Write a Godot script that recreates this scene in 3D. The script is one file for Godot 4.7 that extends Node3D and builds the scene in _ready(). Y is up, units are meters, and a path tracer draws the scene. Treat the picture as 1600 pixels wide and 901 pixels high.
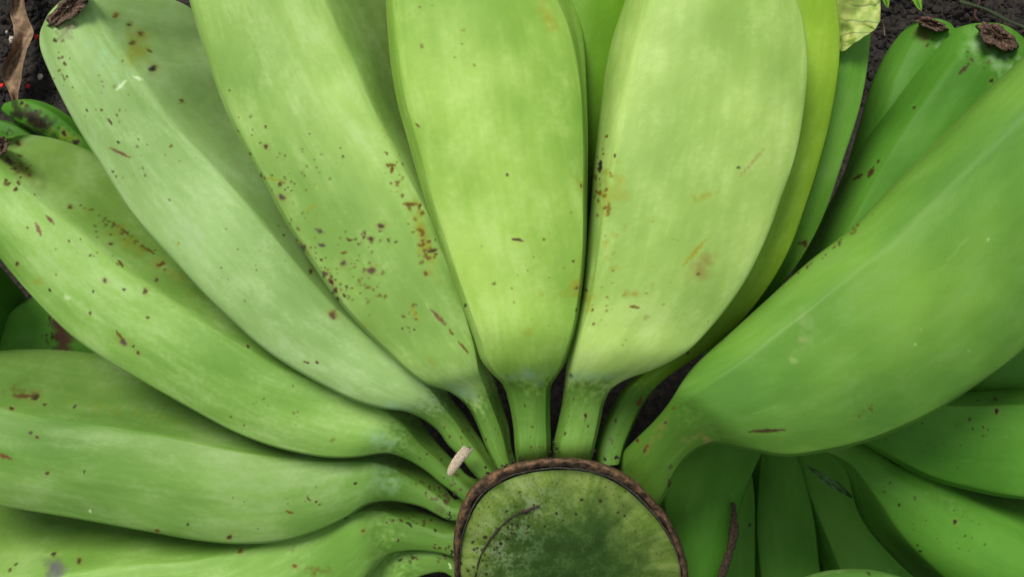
extends Node3D
# A big hand of green cooking bananas on dark soil, seen close from above.
# Lengths in the tables: place on the table plane in sixteen-hundredths of its 24 cm width, heights in millimetres.

const REACH := 0.21          # camera above the plane of the middle banana
const STEP := 0.00015        # one table unit in metres on that plane
const TILT := 14.0           # the camera looks this far off the vertical
const GROUND := -0.165
const SIDE := 60             # points round a banana
const TEX_W := 256
const TEX_H := 512

var turn: Basis
var cam_at: Vector3
var rng := RandomNumberGenerator.new()
var grain_map: NoiseTexture2D
var soil_noise := FastNoiseLite.new()

const BROWN := Color(0.24, 0.15, 0.11)
const RUST := Color(0.37, 0.25, 0.10)
const PURPLE := Color(0.29, 0.23, 0.22)
const OLIVE := Color(0.55, 0.55, 0.17)
const DARK := Color(0.13, 0.11, 0.09)
const PALE := Color(0.78, 0.85, 0.68)

func _ready() -> void:
	turn = Basis(Vector3.RIGHT, deg_to_rad(TILT))
	cam_at = turn * Vector3(0, REACH, 0)
	rng.seed = 7
	# ---- camera, sky, sun, exposure
	var cam := Camera3D.new()
	cam.name = "camera"
	cam.fov = rad_to_deg(2.0 * atan(450.5 * STEP / REACH))
	cam.near = 0.005
	cam.far = 20.0
	cam.position = cam_at
	cam.rotation_degrees = Vector3(-90.0 + TILT, 0, 0)
	add_child(cam)
	var env := Environment.new()
	env.background_mode = Environment.BG_SKY
	env.tonemap_mode = Environment.TONE_MAPPER_LINEAR
	env.tonemap_exposure = 2.3
	env.background_energy_multiplier = 0.42
	env.sdfgi_enabled = true
	env.ssao_enabled = true
	env.ssil_enabled = true
	var sm := ProceduralSkyMaterial.new()
	sm.sky_top_color = Color(0.84, 0.87, 0.90)
	sm.sky_horizon_color = Color(0.22, 0.26, 0.22)
	sm.sky_curve = 0.35
	sm.ground_bottom_color = Color(0.10, 0.09, 0.08)
	sm.ground_horizon_color = Color(0.2, 0.2, 0.18)
	var sky := Sky.new()
	sky.sky_material = sm
	env.sky = sky
	var we := WorldEnvironment.new()
	we.name = "world_environment"
	we.environment = env
	add_child(we)
	var sun := DirectionalLight3D.new()
	sun.name = "sun"
	sun.light_energy = 0.5
	sun.light_color = Color(1.0, 0.98, 0.94)
	sun.light_angular_distance = 24.0
	sun.shadow_enabled = true
	add_child(sun)
	sun.look_at_from_position(Vector3.ZERO, -Vector3(-0.36, 1.0, -0.46), Vector3.FORWARD)

	var gn := FastNoiseLite.new()
	gn.seed = 5
	gn.frequency = 0.05
	gn.fractal_octaves = 4
	grain_map = NoiseTexture2D.new()
	grain_map.width = 256
	grain_map.height = 256
	grain_map.seamless = true
	grain_map.as_normal_map = true
	grain_map.bump_strength = 3.0
	grain_map.noise = gn

	make_soil()
	make_front_hand()
	make_right_hand()
	make_lower_hand()
	make_left_bananas()
	make_litter()

# ------------------------------------------------------------------ places
func flat_at(px: float, py: float, h: float) -> Vector3:    # before the tilt
	var hh := h * 0.001
	var k := STEP * (REACH - hh) / REACH
	return Vector3((px - 800.0) * k, hh, (py - 450.5) * k)

func at(px: float, py: float, h: float) -> Vector3:
	return turn * flat_at(px, py, h)

func on_ground(px: float, py: float, lift := 0.0) -> Vector3:
	var d := at(px, py, 0.0) - cam_at
	var t := (GROUND + lift - cam_at.y) / d.y
	return cam_at + d * t

func thing(called: String, label: String, category: String, where: Vector3, group := "") -> Node3D:
	var o := Node3D.new()
	o.name = called
	add_child(o, true)
	o.position = where
	o.set_meta("label", label)
	o.set_meta("category", category)
	if group != "":
		o.set_meta("group", group)
	return o

func put(called: String, mesh: Mesh, m: Material, parent: Node3D) -> MeshInstance3D:
	var o := MeshInstance3D.new()
	o.name = called
	o.mesh = mesh
	o.material_override = m
	parent.add_child(o, true)
	return o

func tag(o: Node, label: String, category: String, group := "") -> void:
	o.set_meta("label", label)
	o.set_meta("category", category)
	if group != "":
		o.set_meta("group", group)

func plain(c: Color, rough := 0.8) -> StandardMaterial3D:
	var m := StandardMaterial3D.new()
	m.albedo_color = c
	m.roughness = rough
	return m

func mottled(a: Color, b: Color, freq: float, scale: float, rough := 0.9, bump := 4.0) -> StandardMaterial3D:
	var n := FastNoiseLite.new()
	n.seed = int(freq * 10000.0) + 3
	n.frequency = freq
	n.fractal_octaves = 5
	var g := Gradient.new()
	g.set_color(0, a)
	g.set_color(1, b)
	g.set_offset(0, 0.3)
	g.set_offset(1, 0.72)
	var t := NoiseTexture2D.new()
	t.width = 256
	t.height = 256
	t.seamless = true
	t.noise = n
	t.color_ramp = g
	var nm := NoiseTexture2D.new()
	nm.width = 256
	nm.height = 256
	nm.seamless = true
	nm.noise = n
	nm.as_normal_map = true
	nm.bump_strength = bump
	var m := StandardMaterial3D.new()
	m.albedo_texture = t
	m.normal_enabled = true
	m.normal_texture = nm
	m.uv1_triplanar = true
	m.uv1_scale = Vector3.ONE * scale
	m.roughness = rough
	return m

# ------------------------------------------------------------------ grids to meshes
func grid_normals(v: PackedVector3Array, cols: int, rows: int, wrap: bool) -> PackedVector3Array:
	var out := PackedVector3Array()
	out.resize(v.size())
	for j in rows:
		for i in cols:
			var i0 := (i - 1 + cols) % cols if wrap else maxi(i - 1, 0)
			var i1 := (i + 1) % cols if wrap else mini(i + 1, cols - 1)
			var j0 := maxi(j - 1, 0)
			var j1 := mini(j + 1, rows - 1)
			var a := v[j * cols + i1] - v[j * cols + i0]
			var b := v[j1 * cols + i] - v[j0 * cols + i]
			out[j * cols + i] = a.cross(b).normalized()
	return out

func grid_mesh(v: PackedVector3Array, n: PackedVector3Array, cols: int, j0: int, j1: int, rows: int, wrap: bool, flip: bool, ends := 0, tip := Vector3.ZERO, base := Vector3.ZERO) -> ArrayMesh:
	# rows j0..j1 of a grid; wrap repeats the first column with u = 1; ends: 1 closes row j0, 2 closes row j1
	var pv := PackedVector3Array()
	var pn := PackedVector3Array()
	var uv := PackedVector2Array()
	var idx := PackedInt32Array()
	var w := cols + 1 if wrap else cols
	for j in range(j0, j1 + 1):
		for i in w:
			var k := j * cols + i % cols
			pv.append(v[k])
			pn.append(-n[k] if flip else n[k])
			uv.append(Vector2(float(i) / float(w - 1), float(j) / float(rows - 1)))
	for j in range(j1 - j0):
		for i in w - 1:
			var a := j * w + i
			var q := [a, a + 1, a + w, a + 1, a + w + 1, a + w]
			if not flip:     # front faces run clockwise
				q = [a, a + w, a + 1, a + 1, a + w, a + w + 1]
			for e in q:
				idx.append(e)
	for e in [1, 2]:
		if ends & e:
			var row := 0 if e == 1 else j1 - j0
			var c := base if e == 1 else tip
			var start := pv.size()
			pv.append(c)
			var nn := (c - v[(j0 if e == 1 else j1) * cols]).normalized()
			var mid := Vector3.ZERO
			for i in cols:
				mid += v[(j0 + row) * cols + i]
			mid /= cols
			var beyond := v[(j0 + row) * cols] - v[(j0 + (1 if e == 1 else row - 1)) * cols]
			nn = beyond.normalized()
			pn.append(nn)
			uv.append(Vector2(0.3, 0.0 if e == 1 else 1.0))
			for i in w - 1:
				var p := row * w + i
				if (e == 2) == flip:
					idx.append_array(PackedInt32Array([p, p + 1, start]))
				else:
					idx.append_array(PackedInt32Array([p + 1, p, start]))
	var arr := []
	arr.resize(Mesh.ARRAY_MAX)
	arr[Mesh.ARRAY_VERTEX] = pv
	arr[Mesh.ARRAY_NORMAL] = pn
	arr[Mesh.ARRAY_TEX_UV] = uv
	arr[Mesh.ARRAY_INDEX] = idx
	var m := ArrayMesh.new()
	m.add_surface_from_arrays(Mesh.PRIMITIVE_TRIANGLES, arr)
	return m

func hermite(p: Array, t: PackedFloat32Array, k: int, s: float, c: int) -> float:
	# smooth value of column c between rows k and k + 1, knots at t
	var n := p.size()
	var a: float = p[k][c]
	var b: float = p[k + 1][c]
	var d := t[k + 1] - t[k]
	var ma := (b - a) / d
	var mb := ma
	if k > 0:
		var before: float = (a - p[k - 1][c]) / (t[k] - t[k - 1])
		var w0 := t[k] - t[k - 1]
		ma = (before * d + ma * w0) / (d + w0)
	if k + 2 < n:
		var after: float = (p[k + 2][c] - b) / (t[k + 2] - t[k + 1])
		var w1 := t[k + 2] - t[k + 1]
		mb = (after * d + mb * w1) / (d + w1)
	var s2 := s * s
	var s3 := s2 * s
	return (2 * s3 - 3 * s2 + 1) * a + (s3 - 2 * s2 + s) * d * ma + (3 * s2 - 2 * s3) * b + (s3 - s2) * d * mb

func closed_spline(c: PackedVector2Array, per: int) -> PackedVector2Array:
	var out := PackedVector2Array()
	var n := c.size()
	for i in n:
		for q in per:
			out.append(c[i].cubic_interpolate(c[(i + 1) % n], c[(i - 1 + n) % n], c[(i + 2) % n], float(q) / per))
	return out

# ------------------------------------------------------------------ one banana
# stations from stem to tip: [left x, left y, right x, right y, height of the upper face, left ridge, right ridge]
func banana(root: Node3D, s: Array, look: Dictionary, stalk_until := 0, marks: Array = [], cap: Array = []) -> MeshInstance3D:
	var drop: float = look.get("drop", 0.27)
	var facet: float = look.get("facet", 1.9)
	var roll: float = look.get("roll", 0.0)
	var upright: float = look.get("upright", 0.15)
	var n := s.size()
	var t := PackedFloat32Array()
	t.append(0.0)
	for k in range(1, n):
		var a := Vector2(s[k - 1][0] + s[k - 1][2], s[k - 1][1] + s[k - 1][3]) * 0.5
		var b := Vector2(s[k][0] + s[k][2], s[k][1] + s[k][3]) * 0.5
		t.append(t[k - 1] + maxf(a.distance_to(b), 4.0))
	var wob := FastNoiseLite.new()
	wob.seed = look.get("seed", 1)
	wob.frequency = 1.0
	wob.fractal_octaves = 2
	var v := PackedVector3Array()
	var plan := PackedVector2Array()
	var span := PackedVector2Array()      # width and distance along of every ring
	var rows := 0
	var stalk_row := 0
	var origin := root.position
	for k in n - 1:
		var steps := clampi(int((t[k + 1] - t[k]) / 8.0), 2, 9)
		if k == stalk_until:
			stalk_row = rows
		for q in steps + (1 if k == n - 2 else 0):
			var f := float(q) / steps
			var r := PackedFloat32Array()
			for c in 7:
				r.append(hermite(s, t, k, f, c))
			var h := r[4]
			var k1 := r[5]
			var k2 := r[6]
			var w := Vector2(r[2] - r[0], r[3] - r[1]).length() * 0.15 * (210.0 - h) / 210.0
			span.append(Vector2(w / 0.15, t[k] + f * (t[k + 1] - t[k])))
			var d := drop * w
			var hl := h - d - facet * k1 * w
			var hr := h - d - facet * (1.0 - k2) * w
			var y1 := h - 0.34 * d
			var c := PackedVector2Array([
				Vector2(0, hl), Vector2(k1 * 0.3, lerpf(hl, y1, 0.55)), Vector2(k1 * 0.85, lerpf(hl, y1, 0.92)),
				Vector2(k1 + 0.035, y1 + 0.07 * d), Vector2(lerpf(k1, k2, 0.28), h - 0.07 * d), Vector2(lerpf(k1, k2, 0.5), h),
				Vector2(lerpf(k1, k2, 0.74), h - 0.07 * d), Vector2(k2 - 0.03, y1 + 0.08 * d), Vector2(lerpf(k2, 1.0, 0.10), lerpf(y1, hr, 0.08)),
				Vector2(lerpf(k2, 1.0, 0.56), lerpf(y1, hr, 0.56)), Vector2(1, hr), Vector2(0.93, hr - 0.22 * w),
				Vector2(0.7, h - 0.78 * w), Vector2(0.33, h - 0.8 * w), Vector2(0.07, hl - 0.22 * w)])
			for e in c.size():
				c[e].y -= roll * w * (c[e].x - 0.3)
			hl += roll * w * 0.3
			hr -= roll * w * 0.7
			var ring := closed_spline(c, 4)
			# the traced outline belongs to the outermost point of each side as seen from above
			var pl := Vector2(r[0], r[1])
			var pr := Vector2(r[2], r[3])
			var across := (pr - pl).normalized()
			var length := pr.distance_to(pl)
			var ql := pl
			var qr := pr
			for turn_no in 3:
				var a3 := flat_at(ql.x, ql.y, lerpf(hl, h - 0.14 * w, upright))
				var b3 := flat_at(qr.x, qr.y, lerpf(hr, h - 0.14 * w, upright))
				var least := 1e9
				var most := -1e9
				for i in SIDE:
					var e := a3.lerp(b3, ring[i].x)
					var kk := (REACH - ring[i].y * 0.001) * STEP / REACH
					var off := (Vector2(e.x / kk + 800.0, e.z / kk + 450.5) - pl).dot(across)
					least = minf(least, off)
					most = maxf(most, off)
				ql -= across * least
				qr -= across * (most - length)
			var l3 := flat_at(ql.x, ql.y, lerpf(hl, h - 0.14 * w, upright))
			var r3 := flat_at(qr.x, qr.y, lerpf(hr, h - 0.14 * w, upright))
			var along := (t[k] + f * (t[k + 1] - t[k])) / 260.0
			for i in SIDE:
				var p := ring[i]
				var lift := 0.0
				if i > 4 and i < 36:
					lift = wob.get_noise_2d(i * 0.11, along) * 0.011 * w * minf(1.0, minf(i - 4, 36 - i) / 6.0)
				var at3 := l3.lerp(r3, p.x)
				at3.y = (p.y + lift) * 0.001
				var persp := (REACH - at3.y) * STEP / REACH
				plan.append(Vector2(at3.x / persp + 800.0, at3.z / persp + 450.5))
				v.append(turn * at3 - origin)
			rows += 1
	var nrm := grid_normals(v, SIDE, rows, true)
	var mat := peel(look, plan, span, rows, marks, stalk_row)
	var first := Vector3.ZERO
	var last := Vector3.ZERO
	for i in SIDE:
		first += v[i] / SIDE
		last += v[(rows - 1) * SIDE + i] / SIDE
	var flip := (v[10] - first).dot(nrm[10]) < 0
	var body := put("banana", grid_mesh(v, nrm, SIDE, stalk_row, rows - 1, rows, true, flip, 2, last, first), mat, root)
	if stalk_row > 0:
		put("stalk", grid_mesh(v, nrm, SIDE, 0, stalk_row, rows, true, flip, 1, last, first), mat, body)
	if not cap.is_empty():
		blossom_end(body, cap, origin)
	return body

func blossom_end(body: Node3D, c: Array, origin: Vector3) -> void:
	# the dried crusty stub where the flower was: [centre x, y, height, half length x, y, half width x, y, fall]
	var nz := noise(int(c[0]) + 11, 1.0, 3)
	var w := PackedVector3Array()
	var prof := [[0.75, -5.0], [1.0, -1.6], [1.02, 0.3], [0.9, 1.1], [0.7, 0.9], [0.5, -0.1], [0.32, -0.4], [0.12, 0.2]]
	var cols := 40
	for k in prof.size():
		for i in cols:
			var a := TAU * i / cols
			var wob := 1.0 + 0.40 * nz.get_noise_2d(cos(a) * 1.4 + k * 0.2, sin(a) * 1.4) + 0.07 * nz.get_noise_2d(i * 0.8, k * 1.2)
			var ca: float = cos(a) * prof[k][0] * wob
			var sa: float = sin(a) * prof[k][0] * wob
			w.append(at(c[0] + c[3] * ca + c[5] * sa, c[1] + c[4] * ca + c[6] * sa, c[2] - c[7] * sa + prof[k][1] + 1.1 * nz.get_noise_2d(i * 0.6, k * 3.1)) - origin)
	var nn := grid_normals(w, cols, prof.size(), true)
	put("blossom_end", grid_mesh(w, nn, cols, 0, prof.size() - 1, prof.size(), true, nn[cols * 4 + 3].dot(turn * Vector3.UP) < 0, 2, (w[-1] + w[-1 - cols / 2]) * 0.5, w[0]), crust, body)

var crust: StandardMaterial3D

# ------------------------------------------------------------------ peel colours: mottling, streaks, waxy bloom, blemishes
func smooth(a: float, b: float, x: float) -> float:
	var q := clampf((x - a) / (b - a), 0.0, 1.0)
	return q * q * (3.0 - 2.0 * q)

func peel(look: Dictionary, plan: PackedVector2Array, span: PackedVector2Array, rows: int, marks: Array, stalk_row: int) -> StandardMaterial3D:
	var deep: Color = look.get("deep", Color(0.42, 0.58, 0.20))
	var light: Color = look.get("light", Color(0.60, 0.74, 0.33))
	var bloom: Color = look.get("bloom", Color(0.70, 0.80, 0.60))
	var waxy: float = look.get("waxy", 0.5)
	var stalk_a: Color = look.get("stalk_a", Color(0.29, 0.44, 0.15))
	var stalk_b: Color = look.get("stalk_b", Color(0.39, 0.54, 0.22))
	var sd: int = look.get("seed", 1)
	var tw := TEX_W
	var th := TEX_H
	if look.get("small", false):
		tw = 128
		th = 192
	var low := noise(sd, 1.0, 3)
	var str := noise(sd + 50, 1.0, 3)
	var wax := noise(sd + 90, 1.0, 4)
	var img := Image.create(tw, th, false, Image.FORMAT_RGB8)
	for y in th:
		var row := (y + 0.5) / th * (rows - 1)
		var here := span[int(row)].lerp(span[mini(int(row) + 1, rows - 1)], row - int(row))
		for x in tw:
			var ax := ((x + 0.5) / tw - 0.3) * here.x * 1.9
			var st := str.get_noise_2d(ax / 16.0, here.y / 170.0)
			var lo := low.get_noise_2d(ax / 240.0, here.y / 420.0 + 20.0)
			var wx := wax.get_noise_2d(ax / 60.0, here.y / 110.0)
			var fib := str.get_noise_2d(ax / 3.4 + 90.0, here.y / 60.0)
			var dust := wax.get_noise_2d(ax / 9.0 + 40.0, here.y / 12.0)
			var c := deep.lerp(light, clampf(0.56 + lo * 0.9 + st * 0.12 + wx * 0.18 + fib * 0.06, 0.0, 1.0))
			var b := smooth(-0.2, 0.8, wx * 0.5 + st * 0.25 + lo * 0.35 + dust * 0.28 + fib * 0.12) * waxy
			c = c.lerp(bloom, b)
			if row < stalk_row + 6:      # the stalk has the greener skin; a ragged line divides the two
				var cs := stalk_a.lerp(stalk_b, clampf(0.5 + lo * 0.7 + st * 0.25 + fib * 0.15, 0.0, 1.0)).lerp(bloom, b * 0.3)
				c = c.lerp(cs, 1.0 - smooth(-2.0, 2.5, row - stalk_row + (wx + dust) * 2.5))
			var g := 1.0 + (float((x * 7919 + y * 104729 + sd * 31) % 97) / 97.0 - 0.5) * 0.035
			img.set_pixel(x, y, Color(c.r * g, c.g * g, c.b * g))
	# fine scuffs where leaves rubbed the wax
	var r := RandomNumberGenerator.new()
	r.seed = 900 + sd
	for k in int(look.get("scuffs", 8)):
		var x := r.randf() * 0.68 * tw
		var y := r.randf() * th
		var dx := r.randf_range(-0.4, 0.4)
		var ln := r.randf_range(5, 26)
		for q in int(ln):
			var xi := int(x + dx * q)
			var yi := int(y + q)
			if xi >= 0 and xi < tw and yi < th:
				img.set_pixel(xi, yi, img.get_pixel(xi, yi).lerp(PALE, 0.09))
	for m in marks:
		var kind: String = m[0]
		if kind == "spot":      # x, y, radius, colour, strength
			if m[3] > 3.0 and m.size() < 6:
				stamp(img, plan, rows, Vector2(m[1] + 0.8, m[2]), m[3] * 1.7, Color(0.50, 0.48, 0.24), 0.3)
			stamp(img, plan, rows, Vector2(m[1], m[2]), m[3] * 0.78, m[4], m[5] if m.size() > 5 else 0.85)
		elif kind == "line":    # x0, y0, x1, y1, width, colour
			var a := Vector2(m[1], m[2])
			var b := Vector2(m[3], m[4])
			var k := maxi(2, int(a.distance_to(b) / maxf(m[5] * 0.45, 1.0)))
			for q in k + 1:
				var f := float(q) / k
				var thick: float = m[5] * (0.35 + 0.65 * sin(PI * clampf(f, 0.08, 0.92))) * r.randf_range(0.8, 1.15)
				stamp(img, plan, rows, a.lerp(b, f) + Vector2(r.randf_range(-0.7, 0.7), r.randf_range(-0.7, 0.7)), thick * 0.5, m[6], 0.75)
		elif kind == "many":    # x, y, half width, half height, count, largest radius, colour, lean
			for q in int(m[5] * 0.85):
				var u := r.randfn(0.0, 0.45)
				var w := r.randfn(0.0, 0.45)
				var off := Vector2(u * m[3], w * m[4]).rotated(deg_to_rad(m[8] if m.size() > 8 else 0.0))
				var col: Color = m[7]
				stamp(img, plan, rows, Vector2(m[1], m[2]) + off, m[6] * (0.3 + 0.7 * pow(r.randf(), 2.2)), col.lerp(RUST, r.randf() * 0.5), r.randf_range(0.4, 0.9))
		elif kind == "stain":   # x, y, half width, half height, colour, strength, lean
			var least: float = minf(m[3], m[4])
			for q in clampi(int(m[3] * m[4] / 9.0), 6, 34):
				var off := Vector2(r.randfn(0, 0.5) * m[3], r.randfn(0, 0.5) * m[4]).rotated(deg_to_rad(m[7] if m.size() > 7 else 0.0))
				stamp(img, plan, rows, Vector2(m[1], m[2]) + off, r.randf_range(0.2, 0.65) * least, m[5], m[6] * r.randf_range(0.15, 0.5))
		elif kind == "wax":     # x, y, half width, half height, lean: powdery bluish bloom
			for q in 40:
				var off := Vector2(r.randfn(0, 0.45) * m[3], r.randfn(0, 0.45) * m[4]).rotated(deg_to_rad(m[5] if m.size() > 5 else 0.0))
				stamp(img, plan, rows, Vector2(m[1], m[2]) + off, r.randf_range(3.0, 9.0), Color(0.55, 0.70, 0.53), r.randf_range(0.05, 0.22))
	var mat := StandardMaterial3D.new()
	mat.albedo_texture = ImageTexture.create_from_image(img)
	mat.roughness = look.get("rough", 0.46)
	mat.metallic_specular = look.get("shine", 0.27)
	mat.normal_enabled = true
	mat.normal_texture = grain_map
	mat.normal_scale = 0.10
	return mat

func noise(sd: int, freq: float, octaves: int) -> FastNoiseLite:
	var n := FastNoiseLite.new()
	n.noise_type = FastNoiseLite.TYPE_SIMPLEX_SMOOTH
	n.seed = sd
	n.frequency = freq
	n.fractal_octaves = octaves
	return n

func stamp(img: Image, plan: PackedVector2Array, rows: int, c: Vector2, rad: float, col: Color, strength: float) -> void:
	var best := 1e9
	var bi := 0
	var bj := 0
	for j in rows:
		for i in range(0, 41):
			var d := plan[j * SIDE + i].distance_squared_to(c)
			if d < best:
				best = d
				bi = i
				bj = j
	if best > 400.0:
		return
	var tw := img.get_width()
	var th := img.get_height()
	var gi := plan[bj * SIDE + mini(bi + 1, 41)].distance_to(plan[bj * SIDE + maxi(bi - 1, 0)]) / float(mini(bi + 1, 41) - maxi(bi - 1, 0))
	var gj := plan[mini(bj + 1, rows - 1) * SIDE + bi].distance_to(plan[maxi(bj - 1, 0) * SIDE + bi]) / float(mini(bj + 1, rows - 1) - maxi(bj - 1, 0))
	var cx := float(bi) / SIDE * tw
	var cy := float(bj) / (rows - 1) * th
	var nx := mini(int((rad + gi) / maxf(gi, 1.2) * tw / SIDE) + 2, 40)
	var ny := mini(int((rad + gj) / maxf(gj, 1.0) * th / (rows - 1)) + 2, 60)
	var ph := c.x * 1.7 + c.y
	for y in range(maxi(0, int(cy) - ny), mini(th, int(cy) + ny + 1)):
		for x in range(maxi(0, int(cx) - nx), mini(tw, int(cx) + nx + 1)):
			var fx := (x + 0.5) / tw * SIDE
			var fy := (y + 0.5) / th * (rows - 1)
			var i0 := int(fx)
			var j0 := mini(int(fy), rows - 2)
			if i0 > 41:
				continue
			var p := plan[j0 * SIDE + i0].lerp(plan[j0 * SIDE + i0 + 1], fx - i0)
			var p2 := plan[(j0 + 1) * SIDE + i0].lerp(plan[(j0 + 1) * SIDE + i0 + 1], fx - i0)
			var e := p.lerp(p2, fy - j0) - c
			var ang := atan2(e.y, e.x)
			var rr := rad * (1.0 + 0.22 * sin(ang * 2.0 + ph) + 0.15 * sin(ang * 3.0 + ph * 2.0))
			var a := (1.0 - smooth(rr * 0.55, rr * 1.25 + 0.4, e.length())) * strength
			if a > 0.01:
				img.set_pixel(x, y, img.get_pixel(x, y).lerp(col, a))

# ------------------------------------------------------------------ the soil
func make_soil() -> void:
	soil_noise.seed = 21
	soil_noise.frequency = 28.0
	soil_noise.fractal_octaves = 4
	var half := 110
	var side := half * 2 + 1
	var v := PackedVector3Array()
	for j in side:
		for i in side:
			var a := float(i - half) / half
			var b := float(j - half) / half
			var x := 0.34 * a + 2.2 * pow(absf(a), 5.0) * signf(a)
			var z := 0.34 * b + 2.2 * pow(absf(b), 5.0) * signf(b) - 0.08
			v.append(Vector3(x, GROUND + soil_noise.get_noise_2d(x, z) * 0.006 + soil_noise.get_noise_2d(x * 6.0 + 9.0, z * 6.0) * 0.0022, z))
	var n := grid_normals(v, side, side, false)
	var flip := n[half * side + half].y < 0
	var g := put("soil_ground", grid_mesh(v, n, side, 0, side - 1, side, false, flip), mottled(Color(0.08, 0.066, 0.055), Color(0.19, 0.155, 0.125), 0.06, 14.0, 0.95, 8.0), self)
	g.set_meta("kind", "structure")
	tag(g, "dark damp brown soil under the bananas", "ground")
	# crumbs
	var mesh := SphereMesh.new()
	mesh.radius = 1.0
	mesh.height = 1.5
	mesh.radial_segments = 7
	mesh.rings = 4
	var mm := MultiMesh.new()
	mm.transform_format = MultiMesh.TRANSFORM_3D
	mm.use_colors = true
	mm.mesh = mesh
	mm.instance_count = 9000
	var r := RandomNumberGenerator.new()
	r.seed = 33
	for k in mm.instance_count:
		var px := r.randf_range(-60, 180) if k % 2 == 0 else r.randf_range(1330, 1680)
		var py := r.randf_range(-60, 240) if k % 2 == 0 else r.randf_range(-80, 160)
		var p := on_ground(px, py)
		p.y = GROUND + soil_noise.get_noise_2d(p.x, p.z) * 0.006
		var sz := 0.0004 + 0.0020 * pow(r.randf(), 6.0)
		var b := Basis.from_euler(Vector3(r.randf() * 6.0, r.randf() * 6.0, r.randf() * 6.0)) * Basis.from_scale(Vector3(sz * r.randf_range(0.7, 1.5), sz * r.randf_range(0.6, 1.0), sz))
		mm.set_instance_transform(k, Transform3D(b, p))
		var tone := r.randf_range(0.5, 1.4)
		mm.set_instance_color(k, Color(0.013 * tone, 0.010 * tone, 0.008 * tone))
	var mi := MultiMeshInstance3D.new()
	mi.name = "soil_crumbs"
	mi.multimesh = mm
	var m := plain(Color(1, 1, 1), 0.95)
	m.vertex_color_use_as_albedo = true
	mi.material_override = m
	add_child(mi)
	mi.set_meta("kind", "stuff")
	tag(mi, "loose crumbs of dark soil scattered over the ground", "soil")

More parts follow.
